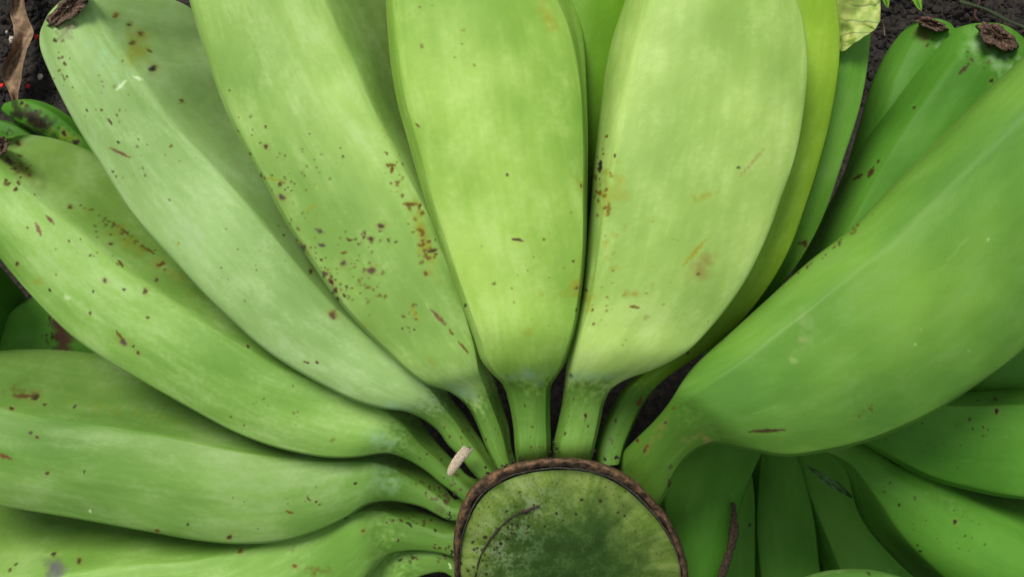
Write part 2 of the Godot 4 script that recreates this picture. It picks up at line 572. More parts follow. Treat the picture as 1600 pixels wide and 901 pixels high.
# ------------------------------------------------------------------ the big hand in front
func make_front_hand() -> void:
	crust = mottled(Color(0.15, 0.10, 0.075), Color(0.46, 0.36, 0.28), 0.05, 80.0, 0.95, 6.0)
	var hand := thing("banana_hand", "large pale green hand of bananas fanned round a cut stem with brown ring", "banana hand", at(893, 900, -45))
	make_stump(hand)
	var pale := {"deep": Color(0.44, 0.60, 0.22), "light": Color(0.61, 0.74, 0.34), "bloom": Color(0.70, 0.80, 0.52), "waxy": 0.5}
	var grey := {"deep": Color(0.38, 0.54, 0.21), "light": Color(0.52, 0.67, 0.32), "bloom": Color(0.64, 0.75, 0.52), "waxy": 0.65}
	# the middle one
	banana(hand, [
		[808, 730, 857, 726, -20, .16, .84], [805, 708, 860, 706, -14.5, .14, .86], [801, 660, 860, 655, -13, .14, .86], [793, 622, 860, 620, -11.5, .14, .88],
		[785, 600, 862, 600, -9.3, .13, .9], [771, 586, 873, 584, -6.3, .1, .92], [755, 568, 885, 564, -3.2, .09, .92], [741, 530, 897, 530, 0, .08, .94],
		[716, 460, 909, 460, 1, .06, .96], [690, 390, 916, 390, 1.8, .06, .96], [663, 310, 918, 310, 2, .06, .96], [640, 230, 919, 230, 2, .06, .96],
		[618, 150, 917, 150, 1.2, .06, .95], [606, 60, 912, 60, 0, .06, .89], [603, 0, 904, 0, -1, .06, .80], [610, -90, 880, -90, -4, .08, .74], [640, -170, 830, -170, -8, .1, .75], [690, -220, 775, -220, -13, .15, .8]],
		merged(pale, {"seed": 3}), 4, [
		["line", 800, 373, 816, 376, 4, BROWN], ["spot", 792, 273, 2.6, BROWN], ["spot", 772, 443, 2.8, BROWN], ["spot", 727, 477, 3, DARK], ["line", 659, 69, 661, 76, 3, RUST],
		["line", 648, 192, 655, 199, 3, RUST], ["stain", 902, 450, 12, 30, OLIVE, 0.5], ["spot", 901, 450, 3.2, RUST], ["spot", 900, 484, 3, RUST], ["spot", 896, 408, 2.4, BROWN],
		["stain", 845, 458, 9, 7, OLIVE, 0.5], ["stain", 880, 462, 10, 8, OLIVE, 0.5], ["many", 850, 440, 90, 120, 22, 2.0, RUST], ["many", 700, 60, 60, 90, 10, 2.0, RUST], ["stain", 825, 518, 14, 8, OLIVE, 0.4],
		["spot", 908, 290, 3, RUST], ["stain", 905, 285, 8, 14, OLIVE, 0.4], ["stain", 858, 25, 14, 40, OLIVE, 0.35, -28.0], ["wax", 830, 588, 50, 12], ["many", 830, 690, 26, 30, 14, 2.2, BROWN], ["spot", 820, 634, 2, BROWN]])
	# right of the middle
	banana(hand, [
		[864, 728, 923, 726, -21, .16, .86], [863, 706, 928, 704, -15.5, .14, .88], [872, 660, 938, 660, -14, .14, .88], [878, 630, 946, 625, -12.5, .14, .88],
		[881, 606, 958, 605, -10, .13, .88], [883, 590, 985, 589, -6.8, .1, .9], [885, 572, 1022, 576, -4, .08, .91], [889, 545, 1072, 550, -1, .06, .92],
		[897, 505, 1117, 505, 0, .05, .93], [906, 465, 1155, 455, 1, .05, .93], [915, 395, 1195, 382, 2, .05, .93], [923, 320, 1222, 315, 2.2, .05, .93], [929, 250, 1245, 250, 2.2, .06, .93],
		[936, 185, 1258, 180, 1.6, .07, .93], [945, 115, 1262, 115, 1, .09, .93], [957, 55, 1255, 50, 0, .11, .92], [975, 0, 1236, 0, -2, .12, .92], [1000, -80, 1200, -80, -5, .13, .9], [1040, -140, 1150, -140, -11, .15, .85]],
		merged(pale, {"seed": 14, "light": Color(0.62, 0.73, 0.38), "deep": Color(0.48, 0.61, 0.28)}), 4, [
		["line", 939, 252, 937, 268, 7, DARK], ["many", 942, 300, 18, 55, 26, 4.0, RUST], ["line", 952, 318, 950, 336, 8, RUST], ["stain", 946, 345, 10, 70, OLIVE, 0.7], ["stain", 965, 290, 16, 50, OLIVE, 0.4],
		["spot", 978, 458, 3.5, OLIVE], ["spot", 991, 459, 4.5, OLIVE], ["line", 985, 478, 998, 481, 5, RUST], ["stain", 1008, 494, 8, 6, RUST, 0.35], ["line", 1068, 414, 1105, 372, 6, OLIVE], ["stain", 1098, 416, 16, 20, Color(0.52, 0.47, 0.24), 0.35, 30.0],
		["stain", 1100, 308, 25, 8, OLIVE, 0.5], ["spot", 1155, 262, 2.5, DARK], ["line", 1155, 278, 1195, 232, 4, Color(0.57, 0.57, 0.30)], ["spot", 1092, 428, 2.5, BROWN], ["spot", 926, 484, 2.4, DARK], ["spot", 916, 453, 2.6, DARK],
		["many", 1020, 420, 130, 130, 40, 2.0, OLIVE], ["many", 945, 470, 30, 60, 16, 2.2, RUST], ["spot", 893, 587, 4, DARK], ["spot", 915, 649, 3.5, DARK], ["spot", 883, 677, 3, BROWN], ["many", 905, 640, 30, 50, 12, 2.0, BROWN], ["stain", 920, 465, 10, 20, OLIVE, 0.5],
		["stain", 1019, 213, 8, 5, OLIVE, 0.5], ["wax", 930, 588, 50, 12], ["spot", 948, 213, 3, RUST], ["spot", 961, 243, 3, BROWN]])
	# left of the middle, the most freckled
	banana(hand, [
		[775, 730, 806, 720, -20, .14, .68], [767, 714, 800, 701, -20, .14, .74], [757, 694, 797, 671, -20, .13, .72], [747, 667, 789, 642, -19.5, .12, .70], [727, 631, 780, 612, -17.5, .12, .70],
		[701, 611, 772, 590, -14.5, .1, .78], [664, 599, 762, 572, -10.8, .09, .87], [633, 578, 757, 545, -9.2, .08, .9], [600, 547, 750, 505, -9, .07, .9], [560, 508, 737, 450, -8.5, .06, .9],
		[520, 461, 724, 400, -8, .06, .89], [484, 408, 708, 345, -8, .06, .88], [450, 357, 688, 290, -8, .06, .86], [418, 300, 670, 235, -8, .06, .83], [386, 245, 652, 180, -8, .06, .80],
		[352, 178, 640, 110, -9, .06, .76], [327, 108, 630, 40, -9.5, .06, .70], [306, 45, 627, -20, -10, .07, .65], [290, -25, 612, -90, -12, .08, .62], [300, -110, 570, -170, -15, .1, .62], [345, -185, 500, -220, -21, .15, .7]],
		merged(pale, {"seed": 25, "deep": Color(0.46, 0.60, 0.28), "light": Color(0.61, 0.74, 0.39), "waxy": 0.55, "bloom": Color(0.70, 0.80, 0.58)}), 4, [
		["spot", 440, 308, 6, PURPLE], ["line", 494, 358, 505, 364, 6, PURPLE], ["line", 498, 381, 508, 384, 6, PURPLE], ["spot", 473, 388, 6.5, PURPLE], ["spot", 536, 411, 5, PURPLE], ["spot", 580, 423, 7, PURPLE], ["spot", 595, 353, 5.5, BROWN],
		["spot", 579, 373, 4, BROWN], ["line", 532, 396, 541, 393, 4, RUST], ["spot", 618, 378, 2.6, DARK], ["many", 568, 372, 40, 25, 26, 3.2, BROWN], ["many", 570, 450, 45, 35, 34, 3.6, RUST], ["many", 560, 415, 60, 30, 20, 2.6, RUST],
		["many", 480, 395, 24, 130, 56, 2.8, BROWN, -33.0], ["many", 520, 440, 12, 55, 30, 3.0, BROWN, -40.0], ["spot", 507, 427, 5, PURPLE], ["spot", 517, 440, 4.5, BROWN], ["spot", 524, 453, 4.5, BROWN], ["spot", 527, 467, 3.5, DARK],
		["line", 630, 319, 652, 319, 6, RUST], ["line", 637, 319, 641, 330, 4, RUST], ["stain", 655, 350, 12, 45, OLIVE, 0.6, -15.0], ["stain", 668, 395, 12, 40, OLIVE, 0.6, -15.0], ["spot", 660, 365, 4.5, RUST], ["many", 668, 390, 24, 22, 30, 4.0, RUST],
		["many", 655, 350, 14, 40, 18, 3.2, RUST], ["line", 668, 393, 682, 390, 5, BROWN], ["spot", 665, 427, 4, RUST], ["many", 612, 268, 20, 50, 24, 3.2, RUST, -15.0], ["line", 604, 257, 618, 258, 4, RUST], ["line", 613, 258, 611, 272, 4, RUST],
		["line", 673, 483, 696, 507, 7, Color(0.42, 0.30, 0.22)], ["line", 702, 515, 708, 523, 4, RUST], ["line", 716, 534, 732, 551, 3.5, RUST], ["line", 640, 475, 654, 500, 5, OLIVE], ["many", 645, 490, 14, 26, 10, 2.6, RUST], ["spot", 630, 494, 3, RUST], ["many", 640, 515, 12, 8, 8, 2.4, BROWN],
		["spot", 415, 229, 4, BROWN], ["many", 425, 280, 50, 16, 26, 2.6, BROWN, 18.0], ["line", 410, 276, 445, 285, 3, OLIVE], ["spot", 535, 245, 2.4, DARK], ["many", 500, 250, 90, 60, 20, 2.2, BROWN], ["spot", 674, 563, 8, OLIVE, 0.3],
		["many", 420, 240, 30, 100, 24, 2.4, BROWN, -30.0], ["many", 560, 560, 30, 20, 8, 2.2, RUST], ["stain", 575, 510, 10, 8, OLIVE, 0.4], ["stain", 598, 190, 8, 70, OLIVE, 0.35, -18.0], ["spot", 797, 705, 3, RUST], ["many", 770, 670, 20, 30, 8, 1.8, BROWN],
		["wax", 720, 612, 36, 12, 20.0], ["line", 478, 330, 495, 318, 3, OLIVE], ["many", 500, 330, 60, 60, 18, 2.2, OLIVE]])
	# upper left, brown tip in the corner
	banana(hand, [
		[748, 750, 788, 724, -24, .14, .62], [735, 735, 768, 714, -24, .14, .74], [716, 712, 756, 694, -24.5, .13, .72], [701, 697, 744, 676, -24.5, .12, .70], [684, 673, 726, 647, -24, .12, .70],
		[655, 652, 706, 624, -21.5, .1, .76], [634, 643, 695, 602, -19, .09, .78], [600, 639, 675, 575, -17.5, .08, .8], [560, 628, 655, 550, -17, .07, .8], [510, 605, 622, 515, -17, .06, .8],
		[430, 558, 574, 460, -17, .06, .79], [350, 490, 515, 382, -17, .06, .78], [280, 418, 462, 300, -17, .06, .76], [210, 339, 418, 215, -17, .06, .70], [160, 262, 378, 135, -17, .06, .62], [112, 184, 335, 42, -17.5, .06, .57],
		[78, 116, 305, -8, -18.5, .07, .55], [63, 76, 270, -50, -20, .08, .55], [64, 54, 222, -68, -22, .1, .55], [72, 42, 165, -44, -25, .12, .6]],
		merged(grey, {"seed": 37, "upright": 0.9, "deep": Color(0.46, 0.59, 0.32), "light": Color(0.57, 0.70, 0.42), "bloom": Color(0.66, 0.77, 0.58), "waxy": 0.6}), 5, [
		["spot", 238, 107, 6.5, DARK], ["spot", 206, 67, 5, BROWN], ["spot", 219, 53, 5, BROWN], ["spot", 180, 24, 5, RUST], ["spot", 201, 38, 4, BROWN], ["line", 232, 77, 234, 84, 4, BROWN], ["spot", 283, 158, 3.4, BROWN], ["line", 171, 231, 203, 246, 4, Color(0.40, 0.28, 0.20)],
		["line", 176, 268, 181, 276, 7, BROWN], ["line", 168, 185, 175, 196, 3, BROWN], ["stain", 102, 45, 12, 14, BROWN, 0.5], ["spot", 85, 63, 4, BROWN], ["spot", 519, 493, 6, PURPLE], ["stain", 520, 492, 9, 10, RUST, 0.5], ["spot", 485, 424, 4, BROWN], ["spot", 443, 367, 2, DARK],
		["stain", 215, 75, 20, 40, OLIVE, 0.3], ["line", 182, 140, 196, 126, 6, PALE], ["line", 208, 120, 222, 124, 6, PALE], ["many", 170, 150, 60, 60, 26, 2.2, BROWN], ["many", 230, 250, 60, 60, 22, 2.0, BROWN], ["many", 380, 400, 70, 60, 22, 2.0, BROWN], ["spot", 184, 222, 2.6, DARK], ["spot", 267, 228, 3, RUST],
		["spot", 495, 566, 3, BROWN], ["line", 475, 565, 482, 567, 3, BROWN], ["many", 95, 90, 24, 50, 18, 3.0, BROWN], ["spot", 135, 172, 2.4, DARK], ["many", 110, 140, 10, 60, 14, 2.4, BROWN, -25.0], ["spot", 278, 380, 3, OLIVE], ["many", 720, 680, 30, 30, 14, 2.2, BROWN], ["wax", 620, 640, 30, 14], ["wax", 170, 90, 30, 60, -30.0]], [106, 13, -20, 31, -25, -9, -11, 1.0])
	# left, running off past the frame
	banana(hand, [
		[732, 792, 760, 752, -28, .14, .66], [711, 772, 733, 744, -29, .14, .74], [687, 754, 713, 723, -30, .13, .70], [667, 737, 694, 703, -30.5, .12, .70], [634, 717, 671, 676, -29.5, .1, .70],
		[602, 708, 650, 644, -27, .09, .76], [564, 714, 630, 615, -25, .08, .78], [520, 716, 592, 590, -25, .07, .8], [450, 705, 545, 565, -25, .07, .8], [380, 682, 478, 535, -25, .06, .79],
		[300, 641, 412, 492, -25, .06, .78], [220, 596, 345, 436, -25, .06, .76], [130, 540, 275, 365, -25, .06, .71], [60, 470, 212, 292, -25, .06, .65], [8, 405, 152, 238, -26, .07, .60], [-28, 345, 105, 213, -27, .08, .58], [-40, 300, 62, 203, -29, .1, .57], [-34, 262, 30, 205, -31, .12, .57], [-22, 240, 12, 212, -33, .15, .6]],
		merged(grey, {"seed": 48, "waxy": 0.62}), 5, [
		["line", 72, 337, 83, 349, 5, Color(0.40, 0.25, 0.20)], ["line", 55, 349, 63, 367, 6, Color(0.40, 0.25, 0.20)], ["spot", 109, 323, 3.4, BROWN], ["many", 190, 362, 8, 80, 40, 2.4, BROWN, -56.0], ["line", 175, 347, 205, 369, 2.5, RUST], ["line", 222, 384, 240, 396, 3, RUST], ["stain", 200, 375, 12, 70, OLIVE, 0.6, -56.0], ["stain", 270, 430, 10, 60, OLIVE, 0.4, -56.0], ["line", 245, 415, 258, 411, 5, RUST],
		["spot", 172, 381, 3.2, BROWN], ["spot", 140, 399, 2.6, BROWN], ["line", 185, 407, 192, 417, 4, RUST], ["spot", 163, 438, 4, BROWN], ["spot", 193, 452, 3, DARK], ["spot", 226, 455, 4.6, BROWN], ["spot", 244, 437, 3.4, PURPLE], ["spot", 145, 455, 2.4, DARK],
		["spot", 192, 534, 6.5, PURPLE], ["line", 181, 517, 190, 530, 4.5, RUST], ["spot", 215, 551, 3.2, BROWN], ["spot", 208, 541, 2.6, BROWN], ["spot", 140, 489, 3, BROWN], ["spot", 230, 496, 3, BROWN], ["stain", 58, 440, 10, 9, OLIVE, 0.5], ["spot", 77, 453, 2.8, DARK], ["spot", 26, 412, 3.6, BROWN], ["spot", 104, 465, 6, PALE, 0.5],
		["stain", 40, 270, 16, 44, RUST, 0.22, -40.0], ["many", 30, 275, 30, 40, 26, 4.4, BROWN], ["spot", 12, 250, 7, PURPLE], ["spot", 27, 224, 5, BROWN], ["many", 140, 380, 90, 70, 30, 2.2, BROWN], ["spot", 387, 541, 3, BROWN], ["many", 420, 640, 80, 40, 14, 2.4, BROWN], ["stain", 522, 687, 8, 5, RUST, 0.4],
		["many", 705, 745, 14, 22, 14, 3.2, PURPLE, -40.0], ["many", 670, 715, 30, 20, 10, 2.0, BROWN], ["wax", 600, 690, 40, 20, 20.0]], [1, 228, -30.5, -7, 14, -9, -6, 1.0])
	# lower left, the broad one
	banana(hand, [
		[720, 815, 728, 775, -33, .14, .72], [699, 812, 711, 780, -34, .14, .74], [684, 805, 697, 763, -35, .13, .72], [664, 794, 679, 746, -36, .12, .72], [634, 786, 651, 724, -36, .1, .74],
		[604, 783, 618, 708, -34, .09, .80], [577, 788, 590, 698, -31.5, .09, .83], [544, 810, 560, 695, -32, .08, .85], [500, 831, 520, 690, -32, .07, .86], [450, 846, 470, 682, -32, .07, .86],
		[390, 851, 415, 666, -32, .07, .85], [320, 846, 350, 638, -32, .07, .81], [250, 834, 290, 605, -32, .06, .76], [180, 822, 228, 575, -32, .06, .71], [120, 811, 170, 556, -32, .06, .68], [60, 801, 110, 546, -33, .06, .68], [0, 790, 40, 542, -34, .06, .71],
		[-60, 775, -30, 546, -35, .07, .71], [-120, 745, -100, 560, -37, .1, .72], [-170, 700, -150, 610, -41, .15, .75]],
		merged(grey, {"seed": 59, "deep": Color(0.33, 0.48, 0.19), "light": Color(0.45, 0.59, 0.28), "bloom": Color(0.56, 0.66, 0.47), "waxy": 0.55, "scuffs": 24}), 5, [
		["spot", 54, 620, 7, DARK], ["line", 20, 618, 54, 619, 7, Color(0.36, 0.22, 0.14)], ["stain", 30, 612, 36, 8, Color(0.36, 0.32, 0.14), 0.5], ["spot", 17, 638, 4, BROWN], ["spot", 47, 676, 3.4, DARK], ["spot", 57, 683, 3.4, BROWN], ["line", -6, 708, 17, 717, 6, Color(0.40, 0.22, 0.14)], ["spot", 73, 739, 3.4, BROWN],
		["spot", 69, 632, 3, BROWN], ["spot", 116, 635, 3, BROWN], ["spot", 131, 737, 2.4, DARK], ["spot", 245, 829, 4, RUST], ["spot", 358, 839, 4.4, BROWN], ["spot", 293, 819, 2.4, DARK], ["stain", 200, 645, 90, 8, OLIVE, 0.5, 10.0], ["line", 535, 812, 546, 808, 5, DARK],
		["line", 446, 798, 458, 802, 3, RUST], ["spot", 555, 755, 3, DARK], ["line", 480, 776, 484, 782, 3, BROWN], ["many", 430, 780, 90, 40, 14, 2.2, BROWN], ["spot", 140, 798, 3, PALE], ["many", 670, 765, 26, 18, 20, 2.8, BROWN, 30.0], ["many", 695, 780, 14, 14, 10, 4.0, PURPLE], ["stain", 690, 800, 16, 8, PURPLE, 0.5], ["wax", 600, 745, 30, 30]])
	# bottom left, under the broad one
	banana(hand, [
		[722, 874, 722, 806, -38, .12, .8], [700, 867, 702, 814, -39, .12, .78], [667, 861, 672, 802, -40, .11, .78], [635, 861, 640, 790, -40, .1, .8], [605, 870, 602, 770, -39, .09, .83],
		[583, 895, 560, 768, -36, .08, .85], [555, 935, 510, 772, -37, .07, .83], [500, 980, 440, 780, -37, .07, .80], [400, 1020, 340, 785, -38, .07, .77], [280, 1040, 230, 785, -38, .07, .76], [150, 1040, 110, 782, -38, .07, .68], [20, 1030, -10, 775, -38, .07, .60], [-100, 1000, -120, 785, -40, .1, .62], [-170, 950, -180, 850, -44, .15, .7]],
		merged(grey, {"seed": 62, "waxy": 0.5}), 4, [
		["spot", 123, 876, 4.6, BROWN], ["spot", 83, 866, 3.6, DARK], ["stain", 85, 888, 16, 16, Color(0.40, 0.38, 0.44), 0.7], ["spot", 24, 881, 3, DARK], ["spot", 15, 890, 3, BROWN], ["spot", 375, 861, 4.4, RUST], ["spot", 460, 884, 4, RUST], ["stain", 500, 894, 30, 8, RUST, 0.4], ["stain", 455, 858, 8, 5, RUST, 0.4],
		["spot", 680, 828, 3, DARK], ["many", 640, 815, 40, 12, 22, 3.0, BROWN, 8.0], ["line", 636, 816, 643, 822, 4, DARK], ["many", 690, 855, 20, 8, 12, 3.0, BROWN], ["spot", 567, 829, 3.4, RUST], ["spot", 622, 844, 2.6, BROWN]])
	banana(hand, [
		[722, 915, 722, 862, -43, .12, .85], [697, 895, 692, 850, -43, .12, .85], [672, 896, 655, 846, -44, .1, .85], [650, 905, 615, 846, -45, .09, .85], [625, 940, 580, 860, -46, .08, .85],
		[590, 1000, 540, 890, -47, .08, .85], [540, 1070, 480, 940, -48, .08, .85], [460, 1130, 390, 990, -49, .08, .85], [370, 1160, 310, 1040, -47, .1, .8]],
		merged(grey, {"seed": 66, "waxy": 0.5, "small": true}), 3, [["many", 640, 872, 16, 6, 12, 3.0, BROWN], ["spot", 625, 875, 3, DARK], ["line", 702, 880, 704, 888, 4, PALE], ["many", 690, 872, 16, 8, 10, 2.4, BROWN]])
	# between the two middle ones, further back
	banana(hand, [
		[905, 440, 935, 440, -34, .12, .88], [890, 390, 945, 390, -28, .1, .9], [872, 320, 960, 320, -25, .08, .92], [862, 240, 972, 240, -23, .07, .93], [856, 150, 985, 150, -22, .07, .93], [852, 60, 1000, 60, -22, .07, .93], [852, -30, 1005, -30, -23, .08, .92], [870, -110, 985, -110, -27, .1, .9], [900, -150, 950, -150, -33, .15, .85]],
		merged(pale, {"seed": 69, "deep": Color(0.30, 0.46, 0.06), "light": Color(0.38, 0.55, 0.10), "waxy": 0.08, "small": true}), 0, [])
	# behind, right of the middle
	banana(hand, [
		[932, 724, 970, 722, -21, .14, .85], [930, 700, 977, 697, -22, .14, .85], [941, 665, 988, 670, -23, .14, .85], [957, 632, 1004, 635, -22, .13, .86], [977, 603, 1030, 600, -17, .12, .88],
		[1002, 578, 1062, 575, -16, .1, .9], [1040, 545, 1108, 545, -15.5, .08, .9], [1070, 500, 1160, 500, -15, .07, .9], [1095, 450, 1202, 448, -15, .06, .88], [1115, 390, 1234, 393, -14, .06, .88],
		[1135, 320, 1261, 320, -14, .06, .88], [1155, 250, 1285, 245, -14, .06, .88], [1170, 170, 1304, 165, -14, .06, .88], [1180, 90, 1313, 85, -15, .06, .88], [1185, 20, 1308, 15, -17, .07, .88], [1190, -60, 1285, -60, -20, .1, .85], [1205, -120, 1245, -120, -25, .15, .8]],
		merged(pale, {"seed": 71, "deep": Color(0.38, 0.52, 0.11), "light": Color(0.50, 0.63, 0.17), "waxy": 0.2}), 4, [["line", 1002, 620, 997, 632, 8, Color(0.42, 0.20, 0.14)], ["spot", 962, 657, 3, BROWN], ["many", 960, 690, 20, 20, 10, 2.2, BROWN], ["spot", 1134, 533, 3.4, DARK], ["spot", 1075, 552, 2.6, BROWN]])
	banana(hand, [
		[1080, 555, 1118, 548, -42, .1, .85], [1090, 520, 1150, 515, -34, .08, .88], [1110, 478, 1192, 476, -27, .07, .9], [1135, 420, 1236, 428, -25, .06, .9], [1160, 350, 1277, 362, -25, .06, .9],
		[1185, 260, 1315, 264, -25, .06, .9], [1205, 170, 1346, 168, -26, .06, .9], [1220, 80, 1361, 75, -28, .07, .88], [1235, 0, 1364, 0, -30, .08, .86], [1250, -80, 1350, -80, -34, .1, .85], [1280, -130, 1320, -130, -40, .15, .8]],
		{"seed": 77, "deep": Color(0.26, 0.46, 0.12), "light": Color(0.38, 0.57, 0.20), "bloom": Color(0.48, 0.62, 0.38), "waxy": 0.3, "small": true}, 0, [["spot", 1258, 380, 5.5, BROWN], ["line", 1249, 379, 1256, 379, 3, BROWN]])
	# the big one on the right, nearest to the camera
	banana(hand, [
		[958, 724, 1024, 800, -25, .12, .88], [973, 706, 1040, 774, -20, .12, .88], [997, 682, 1052, 748, -15.5, .12, .88], [1018, 662, 1068, 722, -11.5, .12, .88], [1036, 642, 1090, 702, -7.5, .11, .9], [1052, 620, 1121, 693, -3.5, .1, .9],
		[1064, 600, 1165, 702, 1, .13, .91], [1085, 572, 1215, 712, 3.5, .13, .92], [1130, 530, 1290, 706, 5.5, .13, .92], [1197, 470, 1365, 687, 7, .13, .92], [1266, 408, 1432, 659, 8, .13, .92], [1340, 350, 1502, 618, 8, .13, .92],
		[1420, 270, 1572, 568, 8, .13, .92], [1500, 190, 1640, 510, 8, .13, .92], [1580, 112, 1710, 440, 8, .13, .92], [1660, 40, 1770, 360, 6, .13, .9], [1740, -20, 1815, 260, 3, .13, .88], [1800, -40, 1840, 160, -3, .1, .85], [1832, -10, 1850, 70, -9, .15, .8]],
		{"seed": 83, "deep": Color(0.31, 0.48, 0.18), "light": Color(0.42, 0.58, 0.21), "bloom": Color(0.42, 0.57, 0.34), "waxy": 0.45, "scuffs": 5, "facet": 0.8, "roll": 0.15, "stalk_a": Color(0.27, 0.42, 0.14), "stalk_b": Color(0.36, 0.51, 0.18)}, 5, [
		["line", 1171, 674, 1227, 671, 5, BROWN], ["many", 1352, 645, 6, 26, 10, 2.6, RUST, 40.0], ["stain", 1258, 520, 16, 40, Color(0.50, 0.60, 0.36), 0.4], ["spot", 1252, 530, 5, Color(0.55, 0.56, 0.36), 0.5], ["spot", 1545, 374, 3.5, PALE, 0.4], ["spot", 1430, 537, 2.8, PALE, 0.4], ["spot", 1516, 548, 2.4, PALE, 0.3], ["spot", 1440, 516, 2.1, PALE, 0.3],
		["many", 1290, 395, 6, 90, 26, 3.0, BROWN, 52.0], ["spot", 1336, 360, 5, RUST, 0.5], ["spot", 1352, 331, 3.4, BROWN], ["stain", 1095, 684, 18, 9, Color(0.55, 0.48, 0.28), 0.6], ["stain", 1034, 672, 10, 22, Color(0.56, 0.46, 0.30), 0.5, 40.0], ["spot", 1053, 638, 3, RUST], ["spot", 1008, 703, 4, BROWN], ["spot", 1011, 697, 4, RUST],
		["spot", 1240, 563, 8, Color(0.60, 0.66, 0.46), 0.4], ["spot", 1128, 530, 5, BROWN, 0.5], ["spot", 996, 688, 3.4, BROWN], ["spot", 1040, 660, 2.6, BROWN], ["line", 1045, 750, 1048, 764, 6, BROWN], ["spot", 1048, 729, 5, BROWN, 0.4]])
	# the dark stem of the next hand below, with its own dried scar
	var lower := banana(hand, [
		[1235, 590, 1060, 620, -68, .1, .9], [1198, 680, 1010, 730, -60, .1, .9], [1172, 735, 1015, 790, -55, .1, .9], [1152, 795, 1035, 850, -53, .1, .9], [1138, 855, 1045, 910, -53, .1, .9], [1126, 920, 1050, 970, -54, .1, .9], [1115, 1000, 1050, 1040, -46, .1, .9]],
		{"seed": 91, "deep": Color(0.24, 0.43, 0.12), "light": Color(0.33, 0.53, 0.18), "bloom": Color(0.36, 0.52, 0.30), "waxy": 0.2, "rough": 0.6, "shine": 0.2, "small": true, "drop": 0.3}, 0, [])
	lower.name = "lower_stem"
	var strip := PackedVector3Array()
	var spine := [[1146, 785, -54], [1147, 805, -53], [1147, 830, -52], [1141, 860, -51.5], [1131, 890, -51.5], [1121, 925, -52]]
	for j in spine.size() * 4 - 3:
		var k := mini(j / 4, spine.size() - 2)
		var f := j / 4.0 - k
		var ring_at := []
		for c in 3:
			var a: float = spine[k][c]
			var b: float = spine[k + 1][c]
			ring_at.append(cubic_interpolate(a, b, spine[maxi(k - 1, 0)][c], spine[mini(k + 2, spine.size() - 1)][c], f))
		var wide := 7.0 * sin(PI * clampf((j + 2.0) / 24.0, 0.15, 0.7)) * (1.0 + 0.3 * sin(j * 1.7) * sin(j * 0.9))
		for i in 10:
			var a := TAU * i / 10.0
			strip.append(at(ring_at[0] + cos(a) * wide, ring_at[1] + cos(a) * wide * 0.3, ring_at[2] + sin(a) * wide * 0.13 + 0.2 * sin(i * 3.0 + j)) - hand.position)
	var sn := grid_normals(strip, 10, strip.size() / 10, true)
	var mid := (strip[0] + strip[5]) * 0.5
	put("dried_scar", grid_mesh(strip, sn, 10, 0, strip.size() / 10 - 1, strip.size() / 10, true, (strip[0] - mid).dot(sn[0]) < 0, 3, (strip[-1] + strip[-6]) * 0.5, mid), mottled(Color(0.13, 0.095, 0.06), Color(0.30, 0.23, 0.15), 0.06, 60.0), hand)

func merged(a: Dictionary, b: Dictionary) -> Dictionary:
	var c := a.duplicate()
	c.merge(b, true)
	return c

# ------------------------------------------------------------------ the cut stem
func rim(turned: float) -> Vector2:      # outer edge of the brown ring
	var pts := PackedVector2Array([Vector2(1074, 900), Vector2(1066, 960), Vector2(1035, 1030), Vector2(970, 1072), Vector2(893, 1085), Vector2(815, 1070), Vector2(755, 1020), Vector2(718, 955),
		Vector2(710, 890), Vector2(713, 822), Vector2(738, 764), Vector2(790, 730), Vector2(855, 717), Vector2(925, 721), Vector2(985, 748), Vector2(1034, 796), Vector2(1062, 848)])
	var n := pts.size()
	var f := fposmod(turned, 1.0) * n
	var k := int(f) % n
	return pts[k].cubic_interpolate(pts[(k + 1) % n], pts[(k + n - 1) % n], pts[(k + 2) % n], f - floorf(f))

func stem_height(p: Vector2) -> float:
	return -9.0 - 0.16 * (p.y - 718.0)

func stem_top(p: Vector2, q: float, wob: FastNoiseLite) -> float:
	var h := stem_height(p) + 7.0 * (1.0 - pow(q, 2.6)) - 1.2
	h += wob.get_noise_2d(p.x * 0.012, p.y * 0.012) * 1.3 * (1.0 - q * 0.6)
	var side := (p.x - 750.0) * 0.76 + (p.y - 890.0) * 0.64     # the raised sheath left of the old scar
	return h + 0.9 * (1.0 - smooth(-6.0, 10.0, side))

